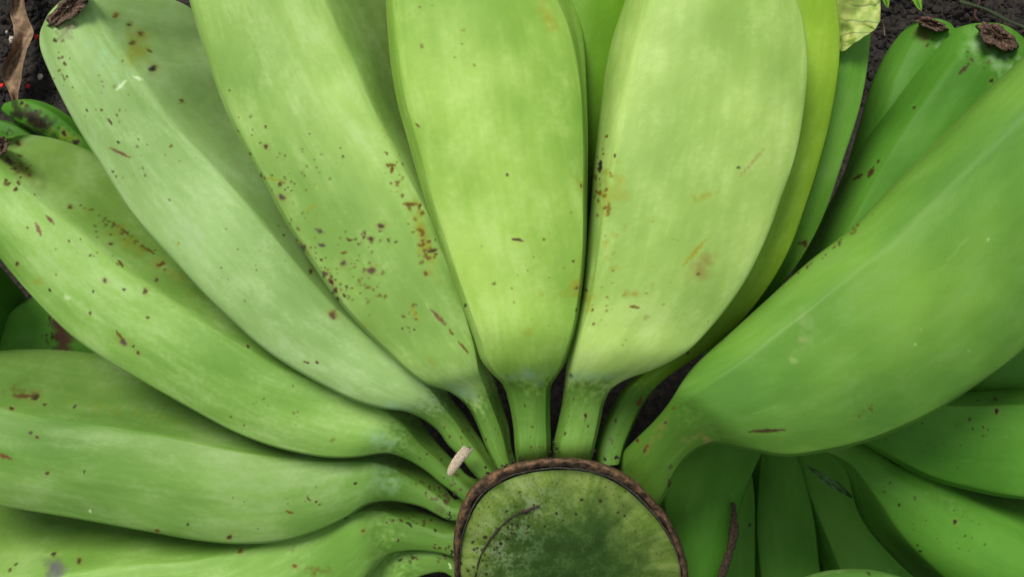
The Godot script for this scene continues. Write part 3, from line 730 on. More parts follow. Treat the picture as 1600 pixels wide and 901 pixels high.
func make_stump(hand: Node3D) -> void:
	var heart := Vector2(893, 895)
	var cols := 96
	var rowsets := [0.02, 0.1, 0.2, 0.3, 0.4, 0.5, 0.6, 0.68, 0.75, 0.81, 0.86, 0.9, 0.935, 0.97, 1.0]
	var wob := noise(17, 1.0, 3)
	var v := PackedVector3Array()
	for q in rowsets:
		for i in cols:
			var e := rim(float(i) / cols)
			var inner := 0.90 + 0.05 * smooth(760, 900, e.y)
			var p := heart.lerp(e, q * inner)
			var a := TAU * i / cols
			var h := stem_top(p, q, wob)
			h += 0.5 * sin(a * 13.0 + wob.get_noise_1d(a * 2.0) * 6.0) * smooth(0.55, 0.85, q)
			v.append(at(p.x, p.y, h) - hand.position)
	var n := grid_normals(v, cols, rowsets.size(), true)
	var up := turn * Vector3.UP
	var flip := n[cols * 7 + 3].dot(up) < 0
	# skin of the stem, laid out round its axis (u) and from heart to ring (v): mottled green with old scratches
	var tw := 512
	var th := 160
	var img := Image.create(tw, th, false, Image.FORMAT_RGB8)
	var low := noise(101, 1.0, 4)
	var spk := noise(102, 1.0, 2)
	for x in tw:
		var e := rim((x + 0.5) / tw)
		var reach := e - heart
		for y in th:
			var qv := (y + 0.5) / th
			var q := reach * qv
			var lo := low.get_noise_2d(q.x * 0.008, q.y * 0.008)
			var mid := low.get_noise_2d(q.x * 0.03 + 20.0, q.y * 0.03)
			var fine := low.get_noise_2d(q.x * 0.14, q.y * 0.14 + 60.0)
			var rad := low.get_noise_2d(atan2(q.y, q.x) * 9.0, qv * 1.2)
			var edge := smooth(0.36, 0.88, qv + lo * 0.22 + mid * 0.08)
			var c := Color(0.17, 0.27, 0.10).lerp(Color(0.26, 0.38, 0.15), clampf(0.6 + lo * 0.5 + mid * 0.3 + fine * 0.15, 0, 1))
			c = c.lerp(Color(0.46, 0.57, 0.21).lerp(Color(0.58, 0.66, 0.32), clampf(0.5 + rad * 1.3 + fine * 0.4, 0, 1)), edge * 0.9)
			var pale := 0.55 * exp(-pow(q.distance_to(Vector2(-118, -40)) / 48.0, 2.0)) + 0.5 * exp(-pow(q.distance_to(Vector2(-70, -118)) / 52.0, 2.0))
			c = c.lerp(Color(0.58, 0.66, 0.50), clampf(pale * smooth(-0.35, 0.5, mid + fine * 0.8) + 0.12 * smooth(0.1, 0.5, fine + mid), 0.0, 1.0))
			c = c.lerp(DARK, smooth(0.50, 0.7, spk.get_noise_2d(q.x * 0.16, q.y * 0.16)) * 0.6 * edge)
			img.set_pixel(x, y, c)
	var r := RandomNumberGenerator.new()
	r.seed = 55
	for k in 190:
		var f := r.randf()
		var c := Vector2(745, 900).lerp(Vector2(845, 785), f) + Vector2(-18.0 * sin(f * PI) + r.randfn(0, 14), -14.0 * sin(f * PI) + r.randfn(0, 14)) - heart
		if k > 150:
			c = Vector2(r.randf_range(840, 1000), 795.0 + r.randfn(0, 16)) - heart
		var rad := 0.6 + 2.6 * pow(r.randf(), 4.0)
		var best := 0
		var least := 9.0
		for x in tw:
			var gap := absf((rim((x + 0.5) / tw) - heart).angle_to(c))
			if gap < least:
				least = gap
				best = x
		var cy := int(c.length() / (rim((best + 0.5) / tw) - heart).length() * th)
		var shade := DARK.lerp(RUST, r.randf() * 0.3)
		for dx in range(-7, 8):
			var reach := rim((best + dx + 0.5) / tw) - heart
			for y in range(maxi(0, cy - 5), mini(th, cy + 6)):
				var d := (reach * ((y + 0.5) / th)).distance_to(c)
				var x := posmod(best + dx, tw)
				img.set_pixel(x, y, img.get_pixel(x, y).lerp(shade, (1.0 - smooth(rad * 0.5, rad * 1.3, d)) * 0.75))
	var mat := StandardMaterial3D.new()
	mat.albedo_texture = ImageTexture.create_from_image(img)
	mat.roughness = 0.5
	mat.metallic_specular = 0.35
	var mesh := grid_mesh(v, n, cols, 0, rowsets.size() - 1, rowsets.size(), true, flip, 1, Vector3.ZERO, at(heart.x, heart.y, stem_height(heart) + 5.9) - hand.position)
	var arr := mesh.surface_get_arrays(0)
	var uv: PackedVector2Array = arr[Mesh.ARRAY_TEX_UV]
	for k in uv.size():
		var j := k / (cols + 1)
		uv[k] = Vector2(float(k % (cols + 1)) / cols, (rowsets[j] if j < rowsets.size() else 0.0) * 0.94)
	arr[Mesh.ARRAY_TEX_UV] = uv
	mesh = ArrayMesh.new()
	mesh.add_surface_from_arrays(Mesh.PRIMITIVE_TRIANGLES, arr)
	var stem := put("cut_stem", mesh, mat, hand)
	# the brown ring: an outer band and a pale inner lip
	var band := PackedVector3Array()
	var prof := [[1.02, -14.0], [1.005, -2.5], [1.0, -0.4], [0.985, 0.9], [0.955, 1.5], [0.925, 1.2], [0.905, 0.2], [0.89, -1.6]]
	var rw := noise(131, 1.0, 3)
	for k in prof.size():
		for i in cols * 2:
			var e := rim(float(i) / (cols * 2))
			var slim := (0.74 - 0.28 * smooth(760, 890, e.y)) * (1.0 + 0.45 * rw.get_noise_2d(cos(TAU * i / (cols * 2)) * 3.0, sin(TAU * i / (cols * 2)) * 3.0))
			var jag := rw.get_noise_2d(float(i) * 0.22, k * 0.9) * 0.011
			var p := heart.lerp(e, 1.0 - (1.0 - prof[k][0]) * slim + jag)
			var cut := 0.0
			for notch in [Vector2(801, 728), Vector2(741, 784)]:
				cut += 1.3 * exp(-pow(p.distance_to(notch + (heart - notch).normalized() * (1.0 - prof[k][0]) * 170.0) / 3.5, 2.0))
			band.append(at(p.x, p.y, stem_height(p) + prof[k][1] - cut + rw.get_noise_2d(i * 0.5, k * 3.0) * 0.7) - hand.position)
	var bn := grid_normals(band, cols * 2, prof.size(), true)
	put("scar_ring", grid_mesh(band, bn, cols * 2, 0, prof.size() - 1, prof.size(), true, bn[cols * 2 * 4].dot(up) < 0), mottled(Color(0.17, 0.12, 0.08), Color(0.52, 0.39, 0.26), 0.045, 30.0, 0.8, 5.0), stem)
	var lip := PackedVector3Array()
	var lp := [[0.912, -0.4], [0.905, 0.75], [0.897, 0.8], [0.889, -0.5], [0.885, -2.2]]
	for k in lp.size():
		for i in cols * 2:
			var e := rim(float(i) / (cols * 2))
			var slim := 0.80 - 0.30 * smooth(760, 890, e.y)
			var p := heart.lerp(e, 1.0 - (1.0 - lp[k][0]) * slim + rw.get_noise_2d(i * 0.12, 50.0) * 0.008)
			lip.append(at(p.x, p.y, stem_height(p) + lp[k][1] + rw.get_noise_2d(i * 0.4, 9.0) * 0.4) - hand.position)
	var ln := grid_normals(lip, cols * 2, lp.size(), true)
	put("ring_lip", grid_mesh(lip, ln, cols * 2, 0, lp.size() - 1, lp.size(), true, ln[cols * 2 * 2].dot(up) < 0), mottled(Color(0.16, 0.14, 0.12), Color(0.58, 0.55, 0.50), 0.08, 120.0, 0.9), stem)
	# the crown that the stalks grow from
	var wall := PackedVector3Array()
	for q in [[0.97, -1.0], [0.99, -6.0], [1.0, -12.0], [1.0, -24.0], [0.85, -45.0], [0.5, -50.0]]:
		for i in cols:
			var p := heart.lerp(rim(float(i) / cols), q[0])
			wall.append(at(p.x, p.y, stem_height(heart.lerp(rim(float(i) / cols), 1.0)) + q[1]) - hand.position)
	var wn := grid_normals(wall, cols, 6, true)
	put("crown", grid_mesh(wall, wn, cols, 0, 5, 6, true, wn[cols * 2].dot(wall[cols * 2] - wall[cols * 2 + cols / 2]) < 0), mottled(Color(0.36, 0.50, 0.20), Color(0.50, 0.62, 0.28), 0.02, 40.0, 0.55, 1.0), stem)
	# old scar line across the stem
	var path := [[738, 925], [744, 893], [752, 866], [768, 840], [787, 818], [806, 804], [826, 796], [842, 790]]
	var scar := PackedVector3Array()
	var rows := path.size() * 4 - 3
	for j in rows:
		var k := mini(j / 4, path.size() - 2)
		var f := j / 4.0 - k
		var p := Vector2(path[k][0], path[k][1]).cubic_interpolate(Vector2(path[k + 1][0], path[k + 1][1]), Vector2(path[maxi(k - 1, 0)][0], path[maxi(k - 1, 0)][1]), Vector2(path[mini(k + 2, path.size() - 1)][0], path[mini(k + 2, path.size() - 1)][1]), f)
		var aim := 0.0
		var least := 9.0
		for i in 200:
			var gap := absf((rim(i / 200.0) - heart).angle_to(p - heart))
			if gap < least:
				least = gap
				aim = i / 200.0
		var e := rim(aim)
		var h := stem_top(p, p.distance_to(heart) / (e.distance_to(heart) * (0.90 + 0.05 * smooth(760, 900, e.y))), wob) + 0.15
		var wide := 1.5 + 1.2 * rw.get_noise_2d(j * 0.5, 3.0) + (1.6 if j > rows - 7 else 0.0)
		for i in 8:
			var a := TAU * i / 8.0
			scar.append(at(p.x + cos(a) * wide, p.y + cos(a) * wide * 0.6, h + sin(a) * 0.35 + 0.12 * sin(i * 5.0 + j * 1.7)) - hand.position)
	var scn := grid_normals(scar, 8, rows, true)
	put("scar_line", grid_mesh(scar, scn, 8, 0, rows - 1, rows, true, (scar[0] - scar[4]).dot(scn[0]) < 0, 3, (scar[-1] + scar[-5]) * 0.5, (scar[0] + scar[4]) * 0.5), mottled(Color(0.10, 0.09, 0.07), Color(0.36, 0.30, 0.22), 0.11, 120.0), stem)

# ------------------------------------------------------------------ the hand behind on the right
func make_right_hand() -> void:
	var green := {"deep": Color(0.24, 0.43, 0.12), "light": Color(0.33, 0.53, 0.18), "bloom": Color(0.38, 0.53, 0.28), "waxy": 0.12, "shine": 0.2, "small": true}
	var hand := thing("banana_hand", "darker green hand of bananas behind on the right, two brown blunt tips top right", "banana hand", at(1250, 620, -75))
	banana(hand, [
		[1220, 480, 1290, 520, -46, .12, .92], [1250, 430, 1340, 480, -41, .12, .92], [1277, 372, 1402, 430, -38, .12, .92], [1310, 306, 1452, 380, -36, .12, .92], [1350, 224, 1502, 320, -34, .13, .92],
		[1387, 160, 1547, 252, -34, .14, .92], [1433, 94, 1590, 190, -34.5, .15, .92], [1472, 52, 1607, 140, -36, .17, .9], [1500, 38, 1606, 104, -38, .18, .88], [1524, 37, 1597, 82, -41, .2, .85]],
		merged(green, {"seed": 111, "small": false}), 0, [["line", 1499, 116, 1514, 100, 6, BROWN], ["spot", 1550, 126, 4, DARK], ["line", 1334, 280, 1347, 273, 6, BROWN], ["line", 1358, 277, 1365, 262, 7, BROWN], ["spot", 1373, 252, 3, BROWN], ["spot", 1429, 168, 3, BROWN], ["spot", 1326, 275, 3, DARK],
		["spot", 1546, 73, 4, BROWN], ["many", 1530, 85, 34, 16, 12, 3.6, BROWN, 30.0], ["stain", 1560, 100, 30, 12, Color(0.55, 0.68, 0.52), 0.6, 60.0], ["stain", 1580, 95, 10, 16, Color(0.58, 0.70, 0.56), 0.6], ["stain", 1525, 70, 16, 20, Color(0.52, 0.66, 0.46), 0.5]], [1560, 57, -34.5, 29, 15, 7, -14, 1.4])
	banana(hand, [
		[1205, 490, 1270, 520, -60, .12, .9], [1245, 415, 1320, 445, -56, .12, .9], [1287, 335, 1380, 365, -52, .12, .9], [1322, 262, 1410, 290, -49, .12, .9], [1345, 190, 1440, 228, -47, .13, .86], [1370, 112, 1470, 155, -47, .14, .82], [1402, 56, 1492, 95, -47.5, .15, .8], [1417, 40, 1492, 66, -49, .17, .8], [1430, 32, 1484, 48, -51, .2, .8]],
		merged(green, {"seed": 113}), 0, [["stain", 1440, 55, 12, 18, Color(0.42, 0.34, 0.22), 0.5], ["many", 1455, 62, 14, 14, 10, 3.0, BROWN], ["stain", 1470, 75, 12, 20, Color(0.50, 0.64, 0.46), 0.5]], [1456, 38, -46, 24, 8, 4, -8, 1.0])
	banana(hand, [
		[1400, 590, 1410, 640, -54, .12, .9], [1440, 560, 1450, 630, -50, .1, .9], [1500, 530, 1510, 622, -47, .1, .9], [1570, 505, 1580, 620, -46, .1, .9], [1650, 490, 1660, 618, -46, .1, .9], [1730, 500, 1740, 600, -50, .12, .9], [1780, 530, 1785, 575, -55, .15, .85]],
		merged(green, {"seed": 117, "deep": Color(0.24, 0.43, 0.12), "light": Color(0.33, 0.53, 0.18)}), 0, [])
	banana(hand, [
		[1318, 640, 1335, 688, -43, .12, .9], [1345, 628, 1358, 698, -40, .1, .92], [1378, 618, 1388, 716, -36.5, .09, .93], [1425, 613, 1440, 745, -33.5, .09, .93], [1482, 613, 1510, 767, -31.5, .09, .93], [1550, 609, 1572, 779, -31, .09, .93], [1620, 606, 1640, 783, -31.5, .09, .93], [1700, 612, 1710, 766, -34, .1, .9], [1762, 640, 1766, 720, -40, .15, .85]],
		merged(green, {"seed": 119, "small": false, "deep": Color(0.24, 0.43, 0.12), "light": Color(0.33, 0.53, 0.18)}), 0, [["spot", 1558, 642, 4.6, DARK], ["spot", 1516, 655, 3, BROWN], ["many", 1540, 624, 30, 4, 10, 2.4, BROWN], ["spot", 1537, 667, 2, BROWN], ["many", 1500, 690, 90, 50, 22, 2.2, DARK], ["many", 1440, 700, 50, 30, 8, 2.0, BROWN]])
	banana(hand, [
		[1316, 660, 1262, 700, -49, .12, .9], [1345, 678, 1284, 708, -47, .12, .9], [1368, 696, 1312, 723, -44, .13, .9], [1400, 715, 1328, 748, -41, .15, .9], [1458, 722, 1337, 782, -38.5, .23, .9], [1512, 738, 1353, 822, -37, .25, .9], [1568, 750, 1392, 870, -36, .27, .9], [1625, 762, 1452, 922, -36, .28, .9], [1700, 776, 1545, 970, -37, .27, .9], [1760, 825, 1665, 990, -40, .2, .88], [1800, 865, 1752, 955, -46, .2, .85]],
		merged(green, {"seed": 121, "small": false, "deep": Color(0.24, 0.43, 0.12), "light": Color(0.33, 0.53, 0.18), "drop": 0.5}), 1, [["spot", 1493, 815, 4, DARK], ["spot", 1430, 778, 4, BROWN, 0.4], ["many", 1470, 830, 90, 50, 24, 2.2, DARK], ["many", 1380, 760, 30, 40, 8, 2.2, BROWN], ["stain", 1480, 785, 40, 10, Color(0.48, 0.62, 0.36), 0.4, 32.0]])

# ------------------------------------------------------------------ deep in the shade at the bottom right
func make_lower_hand() -> void:
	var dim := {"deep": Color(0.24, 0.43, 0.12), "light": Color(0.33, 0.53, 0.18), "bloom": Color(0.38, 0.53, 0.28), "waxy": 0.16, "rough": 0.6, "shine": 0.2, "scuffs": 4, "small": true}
	var hand := thing("banana_hand", "shaded dark green bananas in the deep gap right of the cut stem", "banana hand", at(1230, 800, -90))
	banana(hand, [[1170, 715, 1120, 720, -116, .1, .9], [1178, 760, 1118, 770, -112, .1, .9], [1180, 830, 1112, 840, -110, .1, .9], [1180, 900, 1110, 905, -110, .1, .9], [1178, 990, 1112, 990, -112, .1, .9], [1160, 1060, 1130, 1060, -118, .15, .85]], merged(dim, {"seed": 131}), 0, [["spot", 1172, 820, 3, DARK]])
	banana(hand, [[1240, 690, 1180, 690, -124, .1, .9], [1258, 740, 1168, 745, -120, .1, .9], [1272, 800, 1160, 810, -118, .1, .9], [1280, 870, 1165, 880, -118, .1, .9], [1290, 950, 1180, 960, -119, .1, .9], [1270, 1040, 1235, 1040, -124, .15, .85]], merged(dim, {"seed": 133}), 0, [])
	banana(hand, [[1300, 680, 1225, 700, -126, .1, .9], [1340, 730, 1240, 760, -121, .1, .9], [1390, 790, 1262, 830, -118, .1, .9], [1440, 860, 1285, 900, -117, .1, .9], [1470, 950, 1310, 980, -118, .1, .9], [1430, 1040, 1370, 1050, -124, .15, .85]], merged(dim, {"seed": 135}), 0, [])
	var low := thing("banana", "pale rounded back of a banana just showing at the bottom edge, right of the stem", "banana", at(1350, 960, -60))
	banana(low, [[1190, 950, 1205, 1010, -30, .12, .88], [1235, 916, 1240, 1060, -20, .1, .9], [1280, 897, 1285, 1100, -14, .1, .9], [1335, 888, 1345, 1130, -11, .1, .9], [1395, 892, 1410, 1140, -11, .1, .9], [1450, 912, 1470, 1130, -14, .1, .9], [1510, 960, 1520, 1080, -22, .15, .85]],
		{"seed": 141, "deep": Color(0.33, 0.52, 0.22), "light": Color(0.42, 0.60, 0.28), "waxy": 0.4, "small": true}, 0, [["spot", 1358, 895, 4, BROWN, 0.6]])
	# a narrow green leaf blade caught between
	var leaf := thing("narrow_leaf", "narrow green leaf blade caught in the dark gap left of the bottom right bananas", "leaf", at(1310, 762, -60))
	put("blade", leaf_mesh([[1262, 728, 1], [1276, 738, 4], [1290, 748, 7], [1308, 760, 7], [1322, 769, 4], [1332, 777, 1]], -62.0, 2.0, leaf.position), mottled(Color(0.28, 0.42, 0.20), Color(0.38, 0.53, 0.28), 0.02, 60.0, 0.6, 1.0), leaf)

# a leaf along a line of [x, y, half width], with a fold along its midrib and thickness
func leaf_mesh(path: Array, h: float, fold: float, origin: Vector3, rise := 0.0) -> ArrayMesh:
	var n := path.size()
	var rows := (n - 1) * 4 + 1
	var v := PackedVector3Array()
	var nz := noise(int(absf(h)) + n, 1.0, 2)
	for j in rows:
		var k := mini(j / 4, n - 2)
		var f := j / 4.0 - k
		var a := Vector2(path[k][0], path[k][1])
		var b := Vector2(path[k + 1][0], path[k + 1][1])
		var p := a.cubic_interpolate(b, Vector2(path[maxi(k - 1, 0)][0], path[maxi(k - 1, 0)][1]), Vector2(path[mini(k + 2, n - 1)][0], path[mini(k + 2, n - 1)][1]), f)
		var w := maxf(lerpf(path[k][2], path[k + 1][2], f), 0.4)
		var across := (b - a).normalized().orthogonal()
		for i in 24:
			var s := -1.0 + 2.0 * i / 11.0 if i < 12 else 1.0 - 2.0 * (i - 12) / 11.0
			var e := p + across * s * w
			var y := h + fold * absf(s) * w * 0.06 + rise * float(j) / rows + nz.get_noise_2d(s * 1.2, j * 0.25) * fold * 0.6
			if i >= 12:
				y -= 0.3
			v.append(at(e.x, e.y, y) - origin)
	var nn := grid_normals(v, 24, rows, true)
	return grid_mesh(v, nn, 24, 0, rows - 1, rows, true, nn[(rows / 2) * 24 + 4].dot(turn * Vector3.UP) < 0)

# ------------------------------------------------------------------ loose bananas at the left edge
func make_left_bananas() -> void:
	var green := {"deep": Color(0.24, 0.43, 0.12), "light": Color(0.33, 0.53, 0.18), "bloom": Color(0.40, 0.56, 0.34), "waxy": 0.2, "shine": 0.2, "small": true}
	var a := thing("banana", "small green banana with black scab behind the upper left tips, on the soil", "banana", at(80, 200, -80))
	banana(a, [[175, 330, 205, 290, -72, .12, .85], [135, 270, 175, 245, -69, .12, .85], [98, 232, 140, 210, -67, .1, .85], [64, 212, 105, 178, -66, .1, .85], [36, 198, 72, 160, -66, .1, .85], [14, 184, 36, 154, -68, .12, .85], [3, 174, 12, 160, -71, .15, .85]],
		merged(green, {"seed": 151}), 0, [["stain", 45, 185, 30, 14, DARK, 1.0, 30.0], ["stain", 60, 190, 24, 12, DARK, 1.0, 30.0], ["many", 50, 182, 34, 14, 26, 5.0, DARK, 30.0], ["spot", 33, 161, 4, DARK], ["stain", 100, 210, 20, 10, OLIVE, 0.6, 36.0], ["spot", 99, 208, 5, DARK], ["spot", 118, 222, 6, DARK]])
	var b := thing("banana", "small green banana cut by the left edge, just under the scabbed one", "banana", at(0, 215, -80))
	banana(b, [[75, 262, 95, 235, -74, .12, .88], [40, 245, 62, 212, -71, .1, .9], [8, 228, 26, 193, -70, .1, .9], [-25, 215, -12, 186, -70, .1, .9], [-55, 212, -48, 190, -73, .15, .85]],
		merged(green, {"seed": 153}), 0, [["many", 10, 205, 20, 8, 8, 3.0, DARK]])
	var c := thing("banana", "dark rounded banana end at the left edge, in shade below the long left banana", "banana", at(0, 500, -90))
	banana(c, [[-330, 110, -400, 230, -20, .12, .88], [-270, 150, -350, 290, -14, .1, .9], [-190, 220, -280, 370, -16, .1, .9], [-110, 300, -200, 450, -30, .1, .9], [-50, 370, -130, 510, -52, .1, .9], [5, 430, -60, 560, -74, .1, .9], [32, 465, -20, 575, -86, .12, .88], [40, 495, 20, 560, -94, .15, .85]],
		merged(green, {"seed": 155}), 0, [])
	var d := thing("banana", "greyish green banana with a brown scab patch, in the gap under the long left banana", "banana", at(95, 510, -90))
	banana(d, [[20, 490, 16, 590, -94, .12, .9], [42, 470, 38, 590, -89, .1, .9], [80, 455, 76, 590, -86, .1, .9], [120, 452, 116, 590, -85, .1, .9], [160, 460, 156, 590, -86, .1, .9], [200, 490, 196, 570, -90, .15, .85]],
		merged(green, {"seed": 157}), 0, [["stain", 96, 520, 12, 34, Color(0.30, 0.20, 0.16), 1.2], ["stain", 94, 500, 12, 26, Color(0.30, 0.20, 0.16), 1.2], ["stain", 100, 535, 12, 16, Color(0.34, 0.24, 0.20), 1.2], ["many", 78, 525, 14, 26, 20, 3.0, DARK]])

# ------------------------------------------------------------------ small things
func make_litter() -> void:
	# dry leaf at the top left, lying on the soil
	var dry := thing("dry_leaf", "twisted dry brown leaf lying on the soil in the top left corner", "leaf", on_ground(25, 90))
	var dn := at(25, 90, 0.0)
	put("blade", ground_leaf([[27, -40, 9], [27, 0, 10], [29, 25, 14], [36, 48, 16], [30, 75, 11], [20, 100, 15], [17, 122, 16], [20, 142, 8], [23, 165, 2]], 0.011, dry.position), mottled(Color(0.36, 0.28, 0.20), Color(0.56, 0.46, 0.35), 0.03, 30.0, 0.85), dry)
	# tiny red petals
	var red := [[57, 58, "tiny red petal on the soil nearest the brown banana tip"], [43, 134, "tiny red petal on the soil right of the dry leaf"], [2, 134, "tiny red petal on the soil at the very left edge"]]
	for p in red:
		var g := on_ground(p[0], p[1], 0.006)
		var o := thing("red_petal", p[2], "petal", g, "red petals on the soil")
		put("petal", scrap(p[0], p[1], 0.006, 4.0, g, 5), plain(Color(0.85, 0.12, 0.10), 0.6), o)
	var chips := [[62, 120, 4.5, "pale chip on the soil between the petal and the banana"], [17, 62, 5.0, "small tan scrap on the soil left of the dry leaf"], [10, 50, 2.5, "tiny pale speck of grit at the left edge above the tan scrap"]]
	for p in chips:
		var g := on_ground(p[0], p[1], 0.006)
		var o := thing("chip", p[3], "chip", g)
		put("flake", scrap(p[0], p[1], 0.006, p[2], g, 6), mottled(Color(0.52, 0.48, 0.40), Color(0.72, 0.70, 0.64), 0.05, 50.0), o)
	# yellowing leaf at the top
	var leaf := thing("yellow_leaf", "crumpled yellow green leaf with dark veins leaning on the banana at the top right", "leaf", at(1335, 40, -25))
	leaf_patch(leaf)
	# green leaf tips at the top edge
	var tips := [[[[1372, -40, 8], [1380, -18, 10], [1385, 0, 6], [1388, 12, 1]], "small green leaf tip hanging in at the top edge, left of the pair"], [[[1420, -45, 12], [1428, -20, 14], [1434, 0, 8], [1440, 17, 1]], "larger pointed green leaf tip hanging in at the top edge, right of the pair"]]
	for e in tips:
		var o := thing("small_leaf", e[1], "leaf", at(e[0][2][0], e[0][2][1], -50))
		put("blade", leaf_mesh(e[0], -50.0, 2.0, o.position), mottled(Color(0.36, 0.54, 0.14), Color(0.48, 0.64, 0.22), 0.02, 60.0, 0.6, 1.0), o)
	# twigs on the soil at the top right
	rod("twig", "thin dark green twig on the soil in the top right corner", "twig", [[1500, 2], [1540, 14], [1580, 34], [1630, 52]], 3.2, Color(0.20, 0.26, 0.12))
	rod("root_fibre", "thin pale root fibre on the soil right of the yellow leaf", "root", [[1362, 18], [1372, 26], [1381, 38], [1383, 56]], 1.2, Color(0.42, 0.34, 0.22))
	rod("reddish_stem", "short reddish brown stem on the soil just above the brown banana tips", "stem", [[1528, 34], [1524, 20], [1531, 4], [1534, -20]], 2.6, Color(0.30, 0.16, 0.11))
	# splinter of wood on the stalks
	var sp := thing("wood_splinter", "pale bleached wood splinter with a torn end lying on the banana stalks", "splinter", at(718, 720, -20))
	splinter(sp)
	ant()
	dirt()

func ground_leaf(path: Array, lift: float, origin: Vector3) -> ArrayMesh:
	var n := path.size()
	var rows := (n - 1) * 4 + 1
	var v := PackedVector3Array()
	for j in rows:
		var k := mini(j / 4, n - 2)
		var f := j / 4.0 - k
		var a := Vector2(path[k][0], path[k][1])
		var b := Vector2(path[k + 1][0], path[k + 1][1])
		var p := a.cubic_interpolate(b, Vector2(path[maxi(k - 1, 0)][0], path[maxi(k - 1, 0)][1]), Vector2(path[mini(k + 2, n - 1)][0], path[mini(k + 2, n - 1)][1]), f)
		var w := lerpf(path[k][2], path[k + 1][2], f)
		for i in 20:
			var s := -1.0 + 2.0 * i / 9.0 if i < 10 else 1.0 - 2.0 * (i - 10) / 9.0
			var y := lift + 0.004 * s * s + 0.003 * sin(j * 0.35 + s * 1.5) * s - (0.0006 if i >= 10 else 0.0)
			v.append(on_ground(p.x + s * w, p.y + s * w * 0.2, y) - origin)
	var nn := grid_normals(v, 20, rows, true)
	return grid_mesh(v, nn, 20, 0, rows - 1, rows, true, nn[(rows / 2) * 20 + 4].y < 0)

func scrap(px: float, py: float, lift: float, size: float, origin: Vector3, sides: int) -> ArrayMesh:
	var r := RandomNumberGenerator.new()
	r.seed = int(px * 13 + py)
	var v := PackedVector3Array()
	for q in [[0.3, 0.0012], [0.9, 0.0006], [1.0, 0.0], [0.5, -0.001]]:
		for i in sides:
			var a := TAU * i / sides
			var w: float = size * q[0] * r.randf_range(0.6, 1.3)
			v.append(on_ground(px + cos(a) * w, py + sin(a) * w * 1.1, lift + q[1]) - origin)
	var nn := grid_normals(v, sides, 4, true)
	return grid_mesh(v, nn, sides, 0, 3, 4, true, nn[sides].y < 0, 3, (v[-1] + v[-1 - sides / 2]) * 0.5, (v[0] + v[sides / 2]) * 0.5)

func rod(called: String, label: String, category: String, path: Array, wide: float, c: Color) -> void:
	var origin := on_ground(path[1][0], path[1][1])
	var o := MeshInstance3D.new()
	o.name = called
	o.position = origin
	var n := path.size()
	var rows := (n - 1) * 5 + 1
	var v := PackedVector3Array()
	for j in rows:
		var k := mini(j / 5, n - 2)
		var f := j / 5.0 - k
		var p := Vector2(path[k][0], path[k][1]).cubic_interpolate(Vector2(path[k + 1][0], path[k + 1][1]), Vector2(path[maxi(k - 1, 0)][0], path[maxi(k - 1, 0)][1]), Vector2(path[mini(k + 2, n - 1)][0], path[mini(k + 2, n - 1)][1]), f)
		var dir := (Vector2(path[k + 1][0], path[k + 1][1]) - Vector2(path[k][0], path[k][1])).normalized().orthogonal()
		for i in 8:
			var a := TAU * i / 8.0
			var w := wide * (0.8 + 0.2 * sin(j * 1.1))
			var e := p + dir * cos(a) * w
			v.append(on_ground(e.x, e.y, 0.008 + sin(a) * w * 0.00022 + 0.002 * sin(j * 0.4)) - origin)
	var nn := grid_normals(v, 8, rows, true)
	o.mesh = grid_mesh(v, nn, 8, 0, rows - 1, rows, true, nn[rows / 2 * 8 + 2].y < 0, 3, (v[-1] + v[-5]) * 0.5, (v[0] + v[4]) * 0.5)
	o.material_override = mottled(c.darkened(0.3), c, 0.06, 60.0)
	add_child(o, true)
	tag(o, label, category)

func leaf_patch(leaf: Node3D) -> void:
	# two rounded lobes, midrib from the upper right to the lower left; veins are dark lines of the leaf itself
	var img := Image.create(128, 128, false, Image.FORMAT_RGB8)
	var nz := noise(201, 1.0, 3)
	for y in 128:
		for x in 128:
			var s := x / 127.0 * 2.0 - 1.0
			var t := y / 127.0
			var c := Color(0.50, 0.60, 0.24).lerp(Color(0.66, 0.70, 0.36), clampf(0.5 + nz.get_noise_2d(s * 3.0, t * 5.0) * 1.4, 0, 1))
			var vein := 1.0 - smooth(0.015, 0.06, absf(s + 0.05 * sin(t * 6.0)))
			var side := fposmod(t * 4.5 - absf(s) * 1.3 + nz.get_noise_2d(s * 1.0, t * 1.5) * 0.35, 1.0)
			vein = maxf(vein, (1.0 - smooth(0.02, 0.09, absf(side - 0.5))) * 0.65 * smooth(0.95, 0.6, absf(s)))
			vein = maxf(vein, smooth(0.45, 0.6, nz.get_noise_2d(s * 14.0, t * 20.0)) * 0.4)
			img.set_pixel(x, y, c.lerp(Color(0.24, 0.30, 0.14), vein * 0.8))
	var m := StandardMaterial3D.new()
	m.albedo_texture = ImageTexture.create_from_image(img)
	m.roughness = 0.6
	put("blade", leaf_mesh([[1362, -18, 4], [1358, -6, 22], [1346, 12, 36], [1334, 30, 38], [1326, 48, 26], [1320, 64, 15], [1315, 80, 2]], -22.5, 1.6, leaf.position, -2.0), m, leaf)

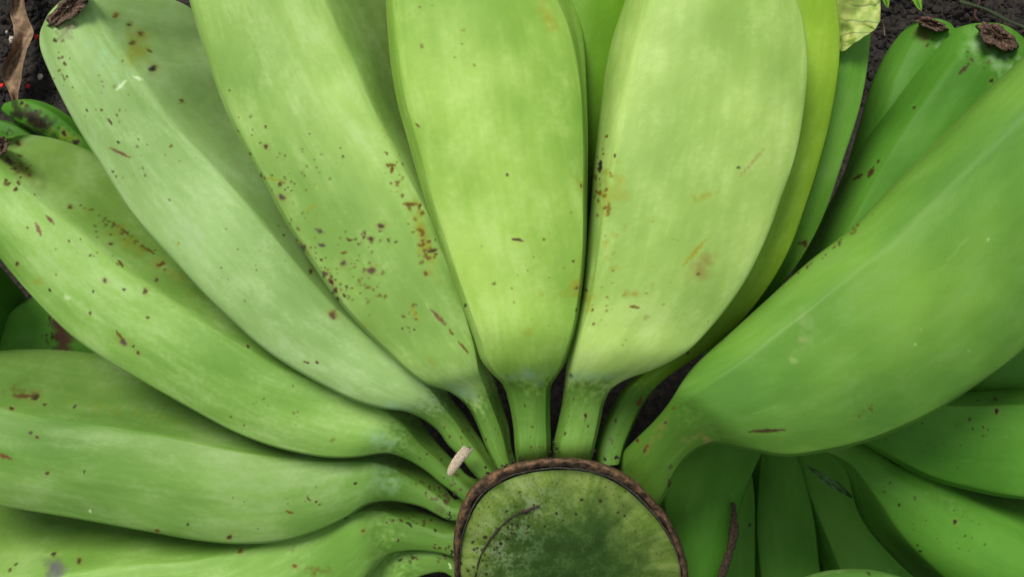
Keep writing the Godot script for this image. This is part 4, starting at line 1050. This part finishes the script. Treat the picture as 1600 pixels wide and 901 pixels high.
func splinter(sp: Node3D) -> void:
	var v := PackedVector3Array()
	var path := [[701, 742, 8.0], [704, 736, 13.0], [711, 725, 16.0], [719, 714, 16.0], [726, 706, 16.0], [730, 701, 15.0]]
	var nz := noise(207, 1.0, 2)
	for j in path.size():
		for i in 14:
			var a := TAU * i / 14.0
			var w: float = path[j][2] * 0.5
			var off := cos(a) * w
			var end := 0.0
			if j == path.size() - 1:
				end = 6.0 * nz.get_noise_1d(i * 2.1) + (5.0 if off > 1.5 else -1.0)
			v.append(at(path[j][0] + off * 0.72 + end * 0.6, path[j][1] + off * 0.72 - end * 0.7, -21.0 + j * 0.9 + sin(a) * 0.7 + nz.get_noise_2d(i * 1.7, j) * 0.25) - sp.position)
	var nn := grid_normals(v, 14, path.size(), true)
	put("sliver", grid_mesh(v, nn, 14, 0, path.size() - 1, path.size(), true, nn[14 * 3 + 3].dot(turn * Vector3.UP) < 0, 3, (v[-1] + v[-8]) * 0.5, (v[0] + v[7]) * 0.5), mottled(Color(0.62, 0.54, 0.44), Color(0.84, 0.79, 0.70), 0.05, 120.0), sp)

func ant() -> void:
	var o := thing("ant", "tiny black ant on the stalk right of the middle banana, above the brown ring", "ant", at(867, 696, -15))
	var st := SurfaceTool.new()
	st.begin(Mesh.PRIMITIVE_TRIANGLES)
	for e in [[864.5, 690, 2.0], [866.5, 695, 1.7], [869, 700.5, 2.6]]:
		var b := SphereMesh.new()
		b.radius = e[2] * STEP
		b.height = e[2] * STEP * 2.2
		b.radial_segments = 12
		b.rings = 6
		st.append_from(b, 0, Transform3D(Basis(), at(e[0], e[1], -13.6) - o.position))
	for s in [-1.0, 1.0]:
		for k in 3:
			var hip := at(866.5, 693.5 + k * 2.0, -13.6) - o.position
			var foot := at(866.5 + s * 5.5, 691.0 + k * 4.5, -14.4) - o.position
			var c := CylinderMesh.new()
			c.top_radius = 0.00005
			c.bottom_radius = 0.00006
			c.height = hip.distance_to(foot)
			c.radial_segments = 5
			c.rings = 1
			var dir := (foot - hip).normalized()
			var side := dir.cross(Vector3(0.3, 0.9, 0.2)).normalized()
			st.append_from(c, 0, Transform3D(Basis(side, dir, side.cross(dir)), (hip + foot) * 0.5))
	put("body", st.commit(), plain(Color(0.04, 0.035, 0.03), 0.4), o)

func dirt() -> void:
	# crumbs of dark litter caught where the stalks meet the ring
	var r := RandomNumberGenerator.new()
	r.seed = 77
	var st := SurfaceTool.new()
	st.begin(Mesh.PRIMITIVE_TRIANGLES)
	var spots := [[712, 772, -25, 8], [704, 806, -28, 7], [762, 738, -19, 6], [802, 720, -16.5, 9], [812, 716, -15.5, 7], [862, 708, -16, 9], [858, 716, -15, 8], [928, 706, -17, 7], [945, 716, -17, 6], [963, 716, -16.5, 6], [706, 862, -31, 5], [790, 727, -17, 6], [758, 730, -20, 4]]
	for e in spots:
		for k in 9:
			var b := SphereMesh.new()
			b.radius = STEP * r.randf_range(0.6, 2.2)
			b.height = b.radius * r.randf_range(1.2, 3.0)
			b.radial_segments = 6
			b.rings = 3
			var p := at(e[0] + r.randfn(0, 0.4) * e[3], e[1] + r.randfn(0, 0.3) * e[3], e[2] + r.randf_range(0.0, 1.2))
			st.append_from(b, 0, Transform3D(Basis.from_euler(Vector3(r.randf() * 6, r.randf() * 6, r.randf() * 6)), p))
	st.generate_normals()
	var o := put("dirt_crumbs", st.commit(), mottled(Color(0.08, 0.06, 0.05), Color(0.22, 0.16, 0.12), 0.05, 100.0), self)
	o.set_meta("kind", "stuff")
	tag(o, "dark crumbs of dirt caught between the stalks along the brown ring", "dirt")
